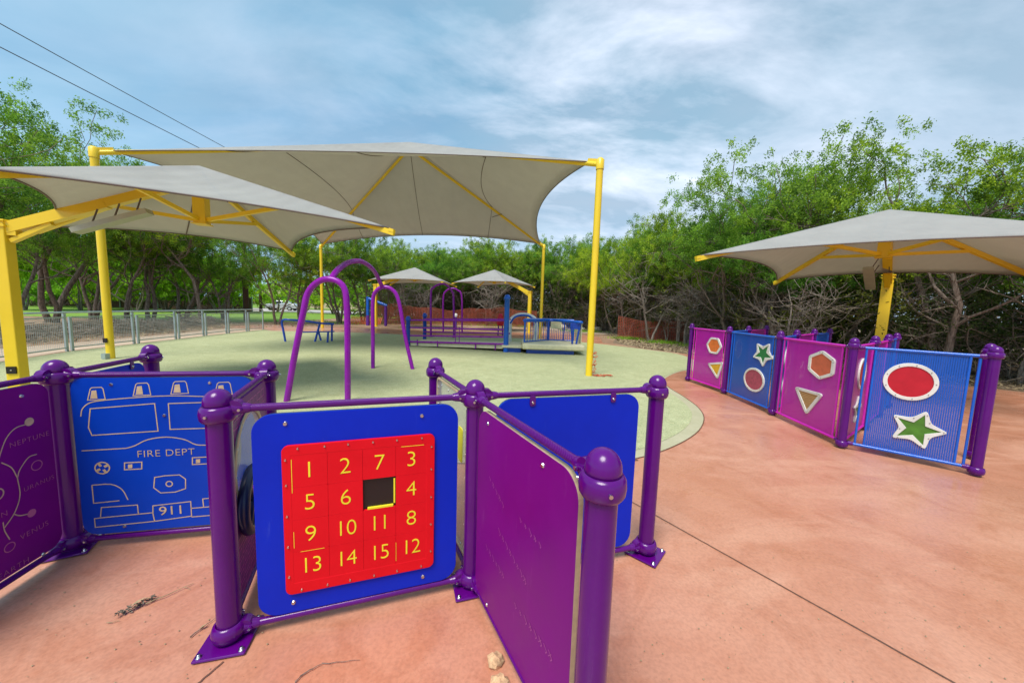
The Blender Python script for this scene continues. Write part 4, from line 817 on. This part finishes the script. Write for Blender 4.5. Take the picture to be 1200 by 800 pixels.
# dark plank fence at the back of the lawn
root = empty('plank_fence', (-52, 44, 0)); tag(root, 'dark plank fence behind the bright lawn at far left', 'fence'); pf = MB()
rr2 = random.Random(2)
for k in range(170): pf.box(-22+k*.24, -22+k*.24+.22, -.01, .01, 0, 1.75+rr2.uniform(-.03, .03))
pf.build('planks', 'polewood', root); 
for k in range(0, 18): MB().box(-22+k*2.4, -22+k*2.4+.1, -.12, -.02, 0, 1.95).build('post', 'galv', root)
# ------------------------------------------------------------------ orange safety netting
def net(name, pts, h, m_, label, base=None, step=.11, tilt=0.):
    root_p = Vector(pts[0]); mb = MB(); rr = random.Random(len(label)); P_ = [Vector(p_)-root_p for p_ in pts]; L = 0
    seq = []
    for a, b in zip(P_, P_[1:]):
        n = max(1, int((b-a).length/step)); seq += [a.lerp(b, k/n) for k in range(n)]
    seq.append(P_[-1]); ph = [rr.uniform(0, 6) for _ in range(4)]
    def top(i): t = i*step; return h*(1+.10*math.sin(t*.8+ph[0])+.05*math.sin(t*2.3+ph[1]))
    def off(i, z): t = i*step; return Vector((0, .06*math.sin(t*1.7+ph[2]+z*2)+tilt*z, 0))
    nz = int(h/.085)
    for j in range(nz+1):
        pts_ = [p_+off(i, top(i)*j/nz)+Vector((0, 0, .03+(top(i)-.03)*j/nz)) for i, p_ in enumerate(seq)]
        w = .017
        mb.raw([q+Vector((0, 0, w)) for q in pts_]+[q-Vector((0, 0, w)) for q in pts_], [(i, i+1, len(pts_)+i+1, len(pts_)+i) for i in range(len(pts_)-1)])
    for i, p_ in enumerate(seq):
        a = p_+off(i, 0)+Vector((0, 0, .02)); b = p_+off(i, top(i))+Vector((0, 0, top(i))); w = Vector((.015, 0, 0)); mb.raw([a-w, a+w, b+w, b-w], [(0, 1, 2, 3)])
    o = mb.build(name, m_); o.location = root_p; tag(o, label, 'safety netting', 'orange safety netting'); return o
net('safety_netting', [(-10.4, 26.3, 0), (-7, 27.2, 0), (-3.5, 28.2, 0), (-.6, 28.6, 0), (2, 29.0, 0)], 1.35, 'redbrown_net', 'long rust-red safety netting fence at the wood edge behind the ramp')
net('safety_netting', [(6.2, 20.2, 0), (7.2, 19.6, 0), (8.4, 19.0, 0), (10.2, 17.8, 0)], 1.15, 'redbrown_net', 'short rust-red netting among thin trunks at the right wood edge')
net('safety_netting', [(-11.9, 25.0, 0), (-10.9, 25.2, 0), (-9.8, 25.5, 0)], .55, 'orange_net', 'crumpled bright orange netting on the ground beside the far blue rack', tilt=.9)
# scrap of netting at the foot of the yellow post
mb = MB(); rr2 = random.Random(11); b0 = Vector(G(694, 438)); 
for k in range(70):
    t = rr2.random(); 
    if k < 34: c_ = Vector((.10+rr2.uniform(-.03, .05), rr2.uniform(-.05, .05), t*.62))
    else: c_ = Vector((.12+rr2.random()*.42, rr2.uniform(-.10, .08), .012+rr2.random()*.03))
    d = Vector((rr2.uniform(-1, 1), rr2.uniform(-1, 1), rr2.uniform(-1, 1)*(1 if k < 34 else .15))).normalized()*rr2.uniform(.03, .07); mb.tube([c_-d, c_+d], .006, 4)
o = mb.build('netting_scrap', 'coral_fill'); o.location = (1.86, 8.10, .004); tag(o, 'tattered orange netting scrap at the foot of the nearest right yellow post', 'netting scrap')
# ------------------------------------------------------------------ litter on the near concrete
def twig(mb, a, b, r, rr, n=5, j=.02):
    a = Vector(a); b = Vector(b); mb.tube([a.lerp(b, k/n)+Vector((rr.uniform(-j, j), rr.uniform(-j, j), 0 if k in (0, n) else rr.uniform(0, j*.3))) for k in range(n+1)], [r*(1-.6*k/n) for k in range(n+1)], 5)
def leaf(mb, c_, ln, wd, a, rr, lift=.012):
    c_ = Vector(c_); d = Vector((math.cos(a), math.sin(a), 0)); s_ = Vector((-d.y, d.x, 0)); mb.raw([c_-d*ln, c_-d*ln*.2+s_*wd+Vector((0, 0, lift*.4)), c_+d*ln+Vector((0, 0, lift)), c_-d*ln*.1-s_*wd+Vector((0, 0, lift*.8)), c_+Vector((0, 0, lift*.2))], [(0, 4, 1), (1, 4, 2), (2, 4, 3), (3, 4, 0)])
rr = random.Random(21)
root = empty('leaf_clump', G(160, 712)); tag(root, 'dried leaf clump with a twig on the concrete in the left foreground', 'leaf clump'); mb = MB(); mb2 = MB()
for k in range(46):
    t_ = k/46-.5; leaf(mb2, (t_*.075+rr.uniform(-.012, .012), t_*.11+rr.uniform(-.014, .014), rr.uniform(.003, .020)), rr.uniform(.006, .016), rr.uniform(.003, .007), rr.uniform(0, 6.28), rr, .008)
leaf(mb, (-.0, .012, .020), .030, .013, .9, rr); leaf(mb, (.02, .03, .018), .020, .009, .3, rr); twig(mb, (.03, .02, .008), (.14, .16, .006), .003, rr, j=.006); twig(mb, (.12, .13, .006), (.16, .12, .004), .0015, rr, j=.004); twig(mb, (-.05, -.09, .004), (.0, -.075, .004), .002, rr, j=.004)
mb2.build('dark_leaves', 'twig', root); mb.build('pale_leaf', 'kraft', root)
root = empty('twig', G(238, 736)); tag(root, 'short dark twig with a pale bud left of the number puzzle post', 'twig', 'twigs on the concrete'); mb = MB(); twig(mb, (-.02, -.045, .004), (.02, .055, .005), .003, rr, j=.005); mb.build('stick', 'bark', root); mb = MB(); leaf(mb, (.0, .0, .006), .016, .008, .6, rr); mb.build('bud', 'kraft', root)
mb = MB(); twig(mb, G(346, 800)-Vector((0, 0, -.003)), Vector(G(352, 792))+Vector((0, 0, .003)), .003, rr, j=.003); a = Vector(G(352, 792)); b = Vector(G(376, 778)); c_ = Vector(G(421, 773.5))
twig(mb, a+Vector((0, 0, .004)), b+Vector((0, 0, .004)), .0028, rr, j=.004); twig(mb, b+Vector((0, 0, .004)), c_+Vector((0, 0, .003)), .0018, rr, j=.003); tag(mb.build('twig', 'bark'), 'long thin bent twig on the concrete below the number puzzle', 'twig', 'twigs on the concrete')
def rock(x, y, r, m_, label, seed, cat='rock', name='rock', group=None, sq=.7):
    rr = random.Random(seed); n = 9; v = []
    for i in range(1, 6):
        for k in range(n):
            th = math.pi*i/6; ph = 2*math.pi*k/n+rr.uniform(-.1, .1); q = r*rr.uniform(.72, 1.15); v.append((q*1.2*math.sin(th)*math.cos(ph), q*math.sin(th)*math.sin(ph), r*sq+q*sq*math.cos(th)))
    v += [(0, 0, r*sq*2), (0, 0, 0)]; f = [(i*n+k, (i+1)*n+k, (i+1)*n+(k+1) % n, i*n+(k+1) % n) for i in range(4) for k in range(n)]+[(45, k, (k+1) % n) for k in range(n)]+[(46, 36+(k+1) % n, 36+k) for k in range(n)]
    o = MB().raw(v, f).build(name, m_); o.location = (x, y, -.004 if cat == 'rock' and r < .1 else -.02); tag(o, label, cat, group); return o
q = G(580, 776); rock(q.x, q.y, .036, 'stone', 'crumbly tan clod on the concrete beside the engraved purple board', 4, 'clod', 'dirt_clod', sq=.8)
q = G(585, 801); rock(q.x, q.y, .034, 'stone', 'tan clod cut by the bottom edge, below the engraved purple board', 5, 'clod', 'dirt_clod', sq=.8)
mb = MB(); rr = random.Random(31)
for k in range(420):
    x_, y_ = G(rr.uniform(20, 1190), rr.uniform(590, 800))[:2]; s_ = rr.uniform(.0015, .005)
    if -1.05 < x_ < .2 and y_ > 1.2: continue
    mb.raw([(x_-s_, y_, .001), (x_, y_-s_*.8, .001), (x_+s_, y_+s_*.2, .001), (x_+s_*.2, y_+s_, .001), (x_, y_, .001+s_*.8)], [(0, 1, 4), (1, 2, 4), (2, 3, 4), (3, 0, 4)])
tag(mb.build('grit', 'kraft'), 'scattered crumbs of grit on the near concrete', 'grit', kind='stuff')
# ------------------------------------------------------------------ trees
def skeleton(rng, kind, H):
    """returns (segments, leaf points): segments are polylines with radii"""
    segs = []; tips = []; dead = []
    def grow(p, d, length, r, lvl, maxl):
        n = 6 if lvl < 2 else 4; pts = [p]; rad = [r]; cur = p; dd = d
        wob = .16 if lvl == 0 else .26
        for i in range(n):
            dd = (dd+Vector((rng.gauss(0, wob), rng.gauss(0, wob), rng.gauss(0, wob*.6)+(.08 if lvl else .10)))).normalized(); cur = cur+dd*length/n; pts.append(cur); rad.append(max(.011, r*(1-.62*(i+1)/n)))
        segs.append((pts, rad, lvl))
        if lvl == maxl: tips.append(cur); tips.append(pts[-2]); return
        nb = {0: rng.randint(5, 7), 1: rng.randint(4, 5), 2: 3}[lvl]
        for k in range(nb):
            t = rng.uniform(.30 if lvl == 0 else .3, 1.) if k else 1.
            if kind == 'juniper' and lvl == 0: t = rng.uniform(.34, 1.) if k else 1.
            if kind == 'oak' and lvl == 0: t = rng.uniform(.42, 1.) if k else 1.
            i = min(n-1, int(t*n)); q = pts[i].lerp(pts[i+1], t*n-i) if i < n else pts[-1]; a = rng.uniform(0, 2*math.pi); sp_ = rng.uniform(.6, 1.15) if lvl == 0 else rng.uniform(.5, 1.)
            side = Vector((math.cos(a), math.sin(a), rng.uniform(-.15, .55))); nd = (dd*(1-sp_*.45)+side*sp_).normalized()
            grow(q, nd, length*rng.uniform(.42, .62)*(1.15 if kind == 'oak' else 1), rad[i]*rng.uniform(.5, .7), lvl+1, maxl)
    nt = {'juniper': rng.choice([1, 2, 2, 3]), 'oak': rng.choice([2, 3, 3]), 'bush': 5, 'bare': rng.choice([2, 3])}[kind]
    a0 = rng.uniform(0, 6.28)
    for k in range(nt):
        a = a0+k*6.28/nt+rng.uniform(-.4, .4); ln = rng.uniform(.12, .38) if nt > 1 else .1; base = Vector((.12*math.cos(a), .12*math.sin(a), -.05))*(H/7)
        if kind == 'bush': grow(base, Vector((math.cos(a)*.7, math.sin(a)*.7, 1)).normalized(), H*.6, .03*H/2, 1, 2)
        else: grow(base, Vector((math.cos(a)*ln, math.sin(a)*ln, 1)).normalized(), H*rng.uniform(.66, .8), H*rng.uniform(.010, .017)*(.85 if kind == 'oak' else 1.), 0, 2 if kind != 'bare' else 2)
    return segs, tips
def tubes_np(segs, sides):
    V = []; F = []; k0 = 0
    for pts, rad, lvl in segs:
        n = sides if lvl == 0 else (5 if lvl == 1 else 3); P = np.array([tuple(p) for p in pts]); D = np.gradient(P, axis=0); D /= np.linalg.norm(D, axis=1)[:, None]+1e-9
        ref = np.array([.31, .57, .76]); A = np.cross(D, ref); A /= np.linalg.norm(A, axis=1)[:, None]+1e-9; B = np.cross(D, A); th = np.arange(n)*2*np.pi/n
        ring = P[:, None, :]+np.array(rad)[:, None, None]*(A[:, None, :]*np.cos(th)[None, :, None]+B[:, None, :]*np.sin(th)[None, :, None]); V.append(ring.reshape(-1, 3)); m_ = len(P)
        i = np.arange(m_-1)[:, None]; k = np.arange(n)[None, :]; q = np.stack([i*n+k, i*n+(k+1) % n, (i+1)*n+(k+1) % n, (i+1)*n+k], -1).reshape(-1, 4)+k0; F.append(q); k0 += m_*n
    return np.concatenate(V), np.concatenate(F)
def np_mesh(name, V, F, m_, smooth_=False):
    me = bpy.data.meshes.new(name); nv, nf = len(V), len(F); w = F.shape[1]; me.vertices.add(nv); me.vertices.foreach_set('co', V.astype(np.float32).ravel()); me.loops.add(nf*w); me.loops.foreach_set('vertex_index', F.astype(np.int32).ravel())
    me.polygons.add(nf); me.polygons.foreach_set('loop_start', (np.arange(nf)*w).astype(np.int32)); me.polygons.foreach_set('loop_total', np.full(nf, w, np.int32)); me.update(calc_edges=True); me.validate(); me.materials.append(M[m_])
    me.polygons.foreach_set('use_smooth', [smooth_]*nf); return me
def leaves_np(rs, centers, per, spread, size, flat=.6, clumpy=6):
    C = np.array([tuple(c_) for c_ in centers]); n = len(C)
    # each tip carries a few sprays, each spray a tight tuft
    sub = C[np.repeat(np.arange(n), clumpy)]+rs.normal(0, 1.1, (n*clumpy, 3))*np.array([spread, spread, spread*flat])
    k = max(1, per//clumpy); S = sub[np.repeat(np.arange(len(sub)), k)]; m_ = len(S); P = S+rs.normal(0, 1, (m_, 3))*np.array([spread*.21, spread*.21, spread*.24])
    d = rs.normal(0, 1, (m_, 3))+np.array([0, 0, .5]); d /= np.linalg.norm(d, axis=1)[:, None]; e = np.cross(d, rs.normal(0, 1, (m_, 3))); e /= np.linalg.norm(e, axis=1)[:, None]+1e-9
    s = size*rs.uniform(.6, 1.35, (m_, 1)); V = np.stack([P-d*s, P+e*s*.42, P+d*s, P-e*s*.42], 1).reshape(-1, 3); F = np.arange(m_*4).reshape(-1, 4); return V, F
def make_tree(seed, kind, H, leafm, barkm, per, spread, size, deadtw=0, name='tree', keep=1.):
    rng = random.Random(seed); rs = np.random.RandomState(seed); segs, tips = skeleton(rng, kind, H)
    zmax = max(t.z for t in tips); k = H/(zmax+spread*.8); segs = [([p*k if True else p for p in a], [x*1. for x in b], c_) for a, b, c_ in segs]; tips = [t*k for t in tips]
    if deadtw:
        for _ in range(deadtw):
            s_ = rng.choice([q for q in segs if q[2] <= 1]); i = rng.randrange(1, len(s_[0])); p = s_[0][i]
            if p.z > H*.66: continue
            a = rng.uniform(0, 6.28); d = Vector((math.cos(a), math.sin(a), rng.uniform(-.35, .6))); L = rng.uniform(.5, 1.5); pts = [p]; 
            for j in range(4): d = (d+Vector((rng.gauss(0, .28), rng.gauss(0, .28), rng.gauss(0, .25)))).normalized(); pts.append(pts[-1]+d*L/4)
            segs.append((pts, [.020, .016, .013, .009, .005], 2))
            for _2 in range(3):
                j = rng.randrange(1, 4); d2 = (d+Vector((rng.gauss(0, .7), rng.gauss(0, .7), rng.gauss(0, .5)))).normalized(); segs.append(([pts[j], pts[j]+d2*L*.22, pts[j]+d2*L*.45+Vector((0, 0, .05))], [.009, .006, .003], 2))
    V, F = tubes_np(segs, 8); tm = np_mesh(name+'_trunk', V, F, barkm, True)
    root = bpy.data.objects.new(name, None); parts = [('trunk', tm)]
    if per:
        lo = .44*H if kind == 'juniper' else (.36*H if kind == 'oak' else 0)
        tips = [t for t in tips if t.z > lo and rng.random() < keep]; V, F = leaves_np(rs, tips, per, spread, size); parts.append(('crown', np_mesh(name+'_crown', V, F, leafm)))
    return parts
PROTO = {}
for i in range(6): PROTO['juniper', i] = make_tree(100+i, 'juniper', 7., 'juniper_leaf', 'bark', 400, .34, .037, 85, 'juniper')
for i in range(3): PROTO['oak', i] = make_tree(200+i, 'oak', 9., 'oak_leaf', 'bark', 420, .42, .044, 14, 'oak', keep=.92)
for i in range(3): PROTO['bright', i] = make_tree(300+i, 'oak', 8., 'bright_leaf', 'bark', 150, .55, .11, 0, 'bright')
for i in range(3): PROTO['bush', i] = make_tree(400+i, 'bush', 2., 'bright_leaf', 'twig', 110, .20, .055, 0, 'bush')
for i in range(3): PROTO['shade', i] = make_tree(500+i, 'bush', 2.6, 'shade_leaf', 'twig', 70, .30, .04, 40, 'shade')
for i in range(3): PROTO['bare', i] = make_tree(600+i, 'bare', 4.6, None, 'bark_pale', 0, .2, .05, 60, 'bare')
def plant(kind, i, x, y, s, rz, label, cat, group, name, sz=None):
    root = empty(name, (x, y, -.01), rz); root.scale = (s, s, sz or s); tag(root, label, cat, group)
    for nm, me in PROTO[kind, i]:
        if kind in ('bush', 'shade') and nm == 'trunk': nm = 'stems'
        if kind in ('bush', 'shade') and nm == 'crown': nm = 'foliage'
        o = bpy.data.objects.new(nm, me); col.objects.link(o); o.parent = root
    return root
tr = random.Random(77)
# key trees along the right wood edge: (px x, depth y, height, kind, index)
key = [(1105, 10.0, 7.3, 'juniper', 0, 'tall spreading juniper rising above the right canopy, highest at the right edge'), (990, 13.6, 5.4, 'juniper', 1, 'dense green juniper behind the peak of the right canopy'),
  (905, 13.2, 7.7, 'juniper', 2, 'broad juniper with the tallest rounded crown left of the right canopy'), (860, 15.0, 7.2, 'juniper', 3, 'juniper with grey twiggy lower limbs above the small magenta panel'),
  (800, 18.2, 6.9, 'juniper', 4, 'juniper over the pink and blue mesh panels, greyish twigs below'), (757, 20.6, 6.6, 'juniper', 5, 'juniper at the turn of the wood edge right of the tall yellow post'), (722, 23.5, 6.4, 'juniper', 1, 'juniper just right of the nearest right yellow post')]
def xat(px, Y): return AT(px, 370, Y).x
for px, Y, h, kd, i, lab in key: plant(kd, i, xat(px, Y), Y, h/7., tr.uniform(0, 6.28), lab, 'juniper tree', 'junipers of the wood', 'juniper_tree')
plant('juniper', 3, 13.6, 6.4, 1.06, 1.2, 'juniper with dark low branches at the right edge of the photo', 'juniper tree', 'junipers of the wood', 'juniper_tree')
WG = 'one of the crowded background junipers of the wood behind the playground'
k = 0
edge = [Vector(p_) for p_ in [(15.2, 5.0), (13.6, 8.6), (11.9, 11.0), (10.2, 13.4), (8.9, 16.2), (8.2, 19.5), (7.6, 23), (6.0, 27.5), (1.5, 31.), (-4, 31.8), (-9, 32.4), (-13.5, 33.5)]]
for row in range(4):
    for a, b in zip(edge, edge[1:]):
        n = max(1, round((b-a).length/(2.1+.35*row)))
        for j in range(n):
            p_ = a.lerp(b, (j+tr.random())/n); d = (b-a).normalized(); out_ = Vector((d.y, -d.x)) ; out_ = -out_ if out_.dot(Vector((1, .6))) < 0 else out_
            q = p_+out_*(row*2.3+.5+tr.uniform(-.5, .5)); far = q.y > 26
            h = tr.uniform(5.6, 7.0) if not far else tr.uniform(6.2, 8.2)
            if q.x > 8 and q.y < 9.5 and row == 0: h *= .85
            if (q.x-11)**2+(q.y-10.3)**2 < 6.5: continue
            if 1.02 < q.x/q.y < 1.16: h *= .74
            plant('juniper', tr.randrange(6), q.x, q.y, h/7., tr.uniform(0, 6.28), WG, 'juniper tree', 'crowded background junipers', 'juniper_tree'); k += 1
# undergrowth at the foot of the wood
for row in range(2):
    for a, b in zip(edge, edge[1:]):
        n = max(1, round((b-a).length/1.5))
        for j in range(n):
            p_ = a.lerp(b, (j+tr.random())/n); d = (b-a).normalized(); out_ = Vector((d.y, -d.x)); out_ = -out_ if out_.dot(Vector((1, .6))) < 0 else out_
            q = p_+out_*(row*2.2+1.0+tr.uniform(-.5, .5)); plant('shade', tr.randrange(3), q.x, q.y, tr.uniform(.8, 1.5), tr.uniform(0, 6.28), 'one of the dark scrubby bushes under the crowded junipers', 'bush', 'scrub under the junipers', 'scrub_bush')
# bare pale saplings at the edge
for (px, Y, h, lab) in ((764, 18.6, 4.6, 'pale bare forked tree left of the small magenta panel'), (935, 11.6, 3.4, 'bare grey tree behind the green-star mesh panel'), (900, 13.4, 3.6, 'pale bare trunk with crooked limbs above the green-star panel'), (470, 27.5, 5.0, 'pale slender bare trunk left of the ramp, under the far left canopy'),
    (497, 28.5, 4.2, 'thin pale bare trunk leaning left of the small purple arches'), (571, 28.8, 4.6, 'thin pale bare trunk behind the small purple arches and the red netting'), (1075, 11.0, 3.4, 'bare grey tree right of the right canopy post'), (736, 21.5, 4.4, 'bare thin tree beside the short red netting'), (806, 17.2, 4.0, 'bare thin tree directly behind the far left post of the mesh maze')):
    plant('bare', tr.randrange(3), xat(px, Y), Y, h/4.6, tr.uniform(0, 6.28), lab, 'bare tree', 'bare pale trees', 'bare_tree')
for j in range(14):
    t_ = (j+tr.random())/14*(len(edge)-3); i = int(t_); p_ = edge[i].lerp(edge[i+1], t_-i); 
    if (p_.x-11)**2+(p_.y-10.3)**2 < 5: continue
    plant('bare', j % 3, p_.x+tr.uniform(-.5, .9), p_.y+tr.uniform(-.2, .9), tr.uniform(2.4, 4.4)/4.6, tr.uniform(0, 6.28), 'one of the grey leafless scrub trees among the trunks along the wood edge', 'bare tree', 'leafless scrub along the wood edge', 'bare_tree')
# fallen leaning trunk behind the mesh maze
mb = MB(); a = AT(946, 392, 12.6); b = AT(984, 352, 13.6); mb.tube(smooth([a, a.lerp(b, .5)+Vector((0, 0, .06)), b], 6), [.07]*13, 8); tag(mb.build('leaning_log', 'bark_pale'), 'pale dead log leaning behind the mesh panel maze', 'log')
# left trees
LT = [(12, 15.5, 8.9, 'oak', 0, 'tall leafy oak at the left edge behind the low canopy'), (62, 18.5, 10.6, 'oak', 1, 'tallest oak rising above the low left canopy'), (-45, 13.5, 9.6, 'oak', 2, 'oak partly out of frame at the far left'), (110, 21.5, 10.2, 'oak', 2, 'oak whose crown tip shows beside the tall canopy corner'),
  (148, 20, 8.0, 'oak', 0, 'oak with a leaning pale trunk behind the second yellow post'), (176, 21, 8.2, 'juniper', 2, 'twin-trunk juniper in the middle of the trees behind the fence'), (215, 22, 8.0, 'oak', 1, 'thin branching oak behind the fence, centre of the left group'), (236, 21, 7.4, 'juniper', 4, 'dark-trunked juniper behind the right part of the fence'),
  (262, 23, 7.6, 'oak', 2, 'oak just left of the brown utility pole'), (325, 22.5, 6.6, 'oak', 0, 'multi-stemmed oak just past the end of the fence'), (352, 24.5, 6.8, 'juniper', 0, 'multi-stemmed juniper in front of the parked car'), (398, 25.5, 7.6, 'juniper', 3, 'dark juniper behind the tall purple arches'),
  (425, 27, 7.4, 'juniper', 5, 'juniper behind the top bow of the purple climber'), (452, 29, 7.4, 'juniper', 1, 'juniper above the far left small canopy')]
for px, Y, h, kd, i, lab in LT: plant(kd, i, xat(px, Y), Y, h/(9. if kd == 'oak' else 7.), tr.uniform(0, 6.28), lab, 'oak tree' if kd == 'oak' else 'juniper tree', 'trees behind the left fence', 'oak_tree' if kd == 'oak' else 'juniper_tree')
# bright background trees and shrubs beyond lawn and road
for j in range(26):
    x_ = -95+j*3.6+tr.uniform(-1, 1); y_ = tr.uniform(64, 74) if x_ > -45 else tr.uniform(46.5, 52)
    h = tr.uniform(4.0, 6.0) if x_ > -50 else tr.uniform(7, 10)
    if -52 < x_ < -28: continue
    plant('bright', j % 3, x_, y_, h/8., tr.uniform(0, 6.28), 'one of the bright green leafy trees beyond the lawn and the road', 'leafy tree', 'far bright green trees', 'leafy_tree')
for j, (px, Y, s_) in enumerate(((95, 33, 2.9), (128, 36, 3.2), (160, 34, 3.0), (196, 37, 3.2), (226, 36, 2.8), (255, 38, 2.6), (30, 30, 3.))):
    plant('bright', j % 3, xat(px, Y), Y, s_*.3, tr.uniform(0, 6.28), 'one of the bright green trees on the lawn behind the fence', 'leafy tree', 'bright trees on the lawn', 'leafy_tree')
for j in range(34):
    x_ = tr.uniform(-48, -2); y_ = tr.uniform(63, 70) if x_ < -14 else tr.uniform(40, 46)
    plant('bush', j % 3, x_, y_, tr.uniform(.9, 1.7), tr.uniform(0, 6.28), 'one of the low bright green shrubs along the far road', 'shrub', 'shrubs along the far road', 'shrub')
V, F = None, None
rs9 = np.random.RandomState(9)
bk = [Vector(p_) for p_ in [(27, 3), (24, 11), (21, 17), (19, 24), (16, 32), (8, 41), (-2, 43), (-12, 44), (-18, 46)]]; cen = []
for a, b in zip(bk, bk[1:]):
    n = int((b-a).length*60)
    for j in range(n):
        p_ = a.lerp(b, (j+rs9.rand())/n); d = (b-a).normalized(); o9 = Vector((d.y, -d.x)); o9 = -o9 if o9.x < 0 else o9; q = p_+o9*rs9.uniform(-5, 2); cen.append((q.x, q.y, 5.4*rs9.uniform(0, 1)**1.5+.8*math.sin(q.x*.9+q.y*.5)))
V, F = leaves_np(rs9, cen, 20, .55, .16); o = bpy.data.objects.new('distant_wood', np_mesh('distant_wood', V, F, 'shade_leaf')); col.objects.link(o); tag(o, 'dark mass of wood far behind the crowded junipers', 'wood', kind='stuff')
for j in range(30):
    x_ = -66+j*1.75+tr.uniform(-.6, .6); y_ = tr.uniform(38, 42.5)
    if x_ > -34 : y_ = tr.uniform(44.5, 46.5)
    if x_ > -34 and (j % 2 or x_ > -20): continue
    plant('bush', j % 3, x_, y_, tr.uniform(1.9, 2.9), tr.uniform(0, 6.28), 'one of the full bright green bushes along the back of the lawn', 'bush', 'bushes at the back of the lawn', 'green_bush')
# brush piles behind the fence
for i, (x_, y_, L, w_, lab) in enumerate(((-15.6, 9.8, 3.2, 1.3, 'brushwood pile behind the left end of the fence'), (-16.2, 14.2, 3.0, 1.4, 'brushwood pile behind the middle of the fence, with pale sticks'), (-17.6, 18.6, 2.4, 1.2, 'small brushwood pile behind the right end of the fence'))):
    mb = MB(); rr = random.Random(50+i)
    for k in range(330):
        u = rr.gauss(0, .5); v_ = rr.gauss(0, .4); hmax = max(.05, .72*(1-.7*min(1, abs(u)))*(1-.6*min(1, abs(v_)))); c_ = Vector((v_*w_, u*L, rr.uniform(.03, hmax))); a = rr.uniform(0, 6.28); ln = rr.uniform(.2, .8)
        d = Vector((math.cos(a), math.sin(a), rr.uniform(-.35, .35)))*ln; e = c_+d; e.z = max(.02, e.z); s0 = c_-d; s0.z = max(.02, s0.z); r0 = rr.choice([.006, .008, .012, .02]); mb.tube([s0, c_+Vector((rr.uniform(-.06, .06), rr.uniform(-.06, .06), .03)), e], [r0, r0*.8, r0*.4], 4, mi=0 if rr.random() < .75 else 1)
    o = mb.build('brush_pile', ['twig', 'bark_pale']); o.location = (x_, y_, 0); tag(o, lab, 'brush pile', 'brush piles behind the fence')
# pale stones
rr = random.Random(91)
for k in range(9):
    x_, y_ = ((-18.5+rr.uniform(-1.5, 1.5), 19.5+rr.uniform(-3, 3)) if k < 5 else (rr.uniform(2.5, 6.5), rr.uniform(25, 27.5))); rock(x_, y_, rr.uniform(.14, .34), 'palestone', 'one of the pale limestone blocks behind the grey fence' if k < 5 else 'one of the pale limestone blocks at the foot of the far wood', 200+k, group='pale stones behind the fence' if k < 5 else 'pale stones at the far wood')
# leaf litter and chips
rs = np.random.RandomState(5)
def chips(name, poly_, n, size, m_, label):
    P_ = np.array([tuple(p_) for p_ in poly_]); lo, hi = P_.min(0), P_.max(0); pts = []
    from mathutils.geometry import intersect_point_tri_2d
    def inside(x, y):
        c_ = False; j = len(P_)-1
        for i in range(len(P_)):
            if (P_[i][1] > y) != (P_[j][1] > y) and x < (P_[j][0]-P_[i][0])*(y-P_[i][1])/(P_[j][1]-P_[i][1])+P_[i][0]: c_ = not c_
            j = i
        return c_
    while len(pts) < n:
        x, y = rs.uniform(lo[0], hi[0]), rs.uniform(lo[1], hi[1])
        if inside(x, y): pts.append((x, y, rs.uniform(0, .03)))
    P = np.array(pts); m2 = len(P); d = rs.normal(0, 1, (m2, 3))*np.array([1, 1, .3]); d /= np.linalg.norm(d, axis=1)[:, None]; e = np.cross(d, np.array([0, 0, 1.])+rs.normal(0, .3, (m2, 3))); s = size*rs.uniform(.5, 1.6, (m2, 1))
    V = np.stack([P-d*s, P+e*s*.45, P+d*s, P-e*s*.45], 1).reshape(-1, 3); o = bpy.data.objects.new(name, np_mesh(name, V, np.arange(m2*4).reshape(-1, 4), m_)); col.objects.link(o); tag(o, label, 'leaf litter', kind='stuff')
chips('leaf_litter', [(5.2, 16.8), (5.6, 14.9), (6.9, 13.3), (8.2, 12.0), (9.5, 10.6), (11, 8.9), (12.9, 7.3), (14.3, 4), (17, 6), (12, 13), (9.5, 20), (6.5, 24), (6, 20)], 9000, .05, 'kraft', 'pale wood chips and dead leaves along the wood edge')
chips('mulch', [(-13.8, 3), (-14.2, 12), (-15, 18.4), (-12, 22), (-19, 23), (-22, 10)], 5000, .05, 'kraft', 'brown mulch and twigs behind the fence')
# low weeds
def tufts(name, spots, label, m_='bright_leaf'):
    V = []; 
    for x_, y_, r_, n in spots:
        P = np.stack([x_+rs.normal(0, r_, n), y_+rs.normal(0, r_*.6, n), np.zeros(n)], 1); h = rs.uniform(.06, .2, (n, 1)); t = P+np.concatenate([rs.normal(0, .05, (n, 2)), h], 1); s = np.concatenate([rs.uniform(.01, .02, (n, 1)), np.zeros((n, 2))], 1); V.append(np.stack([P-s, P+s, t], 1).reshape(-1, 3))
    V = np.concatenate(V); o = bpy.data.objects.new(name, np_mesh(name, V, np.arange(len(V)).reshape(-1, 3), m_)); col.objects.link(o); tag(o, label, 'weeds', kind='stuff')
tufts('weeds', [(7.8, 17.6, .5, 400), (9.0, 16.2, .5, 400), (6.6, 19.5, .5, 300), (8.6, 13.6, .4, 200), (5, 25, .8, 400), (-1, 29.5, 2, 600), (-8, 30, 2, 600), (-13, 26, 2, 500)], 'low green weeds at the foot of the wood')
sc.cycles.max_bounces = 8; sc.cycles.diffuse_bounces = 3; sc.cycles.transparent_max_bounces = 16; sc.cycles.use_denoising = True
print('objects', len(bpy.data.objects))
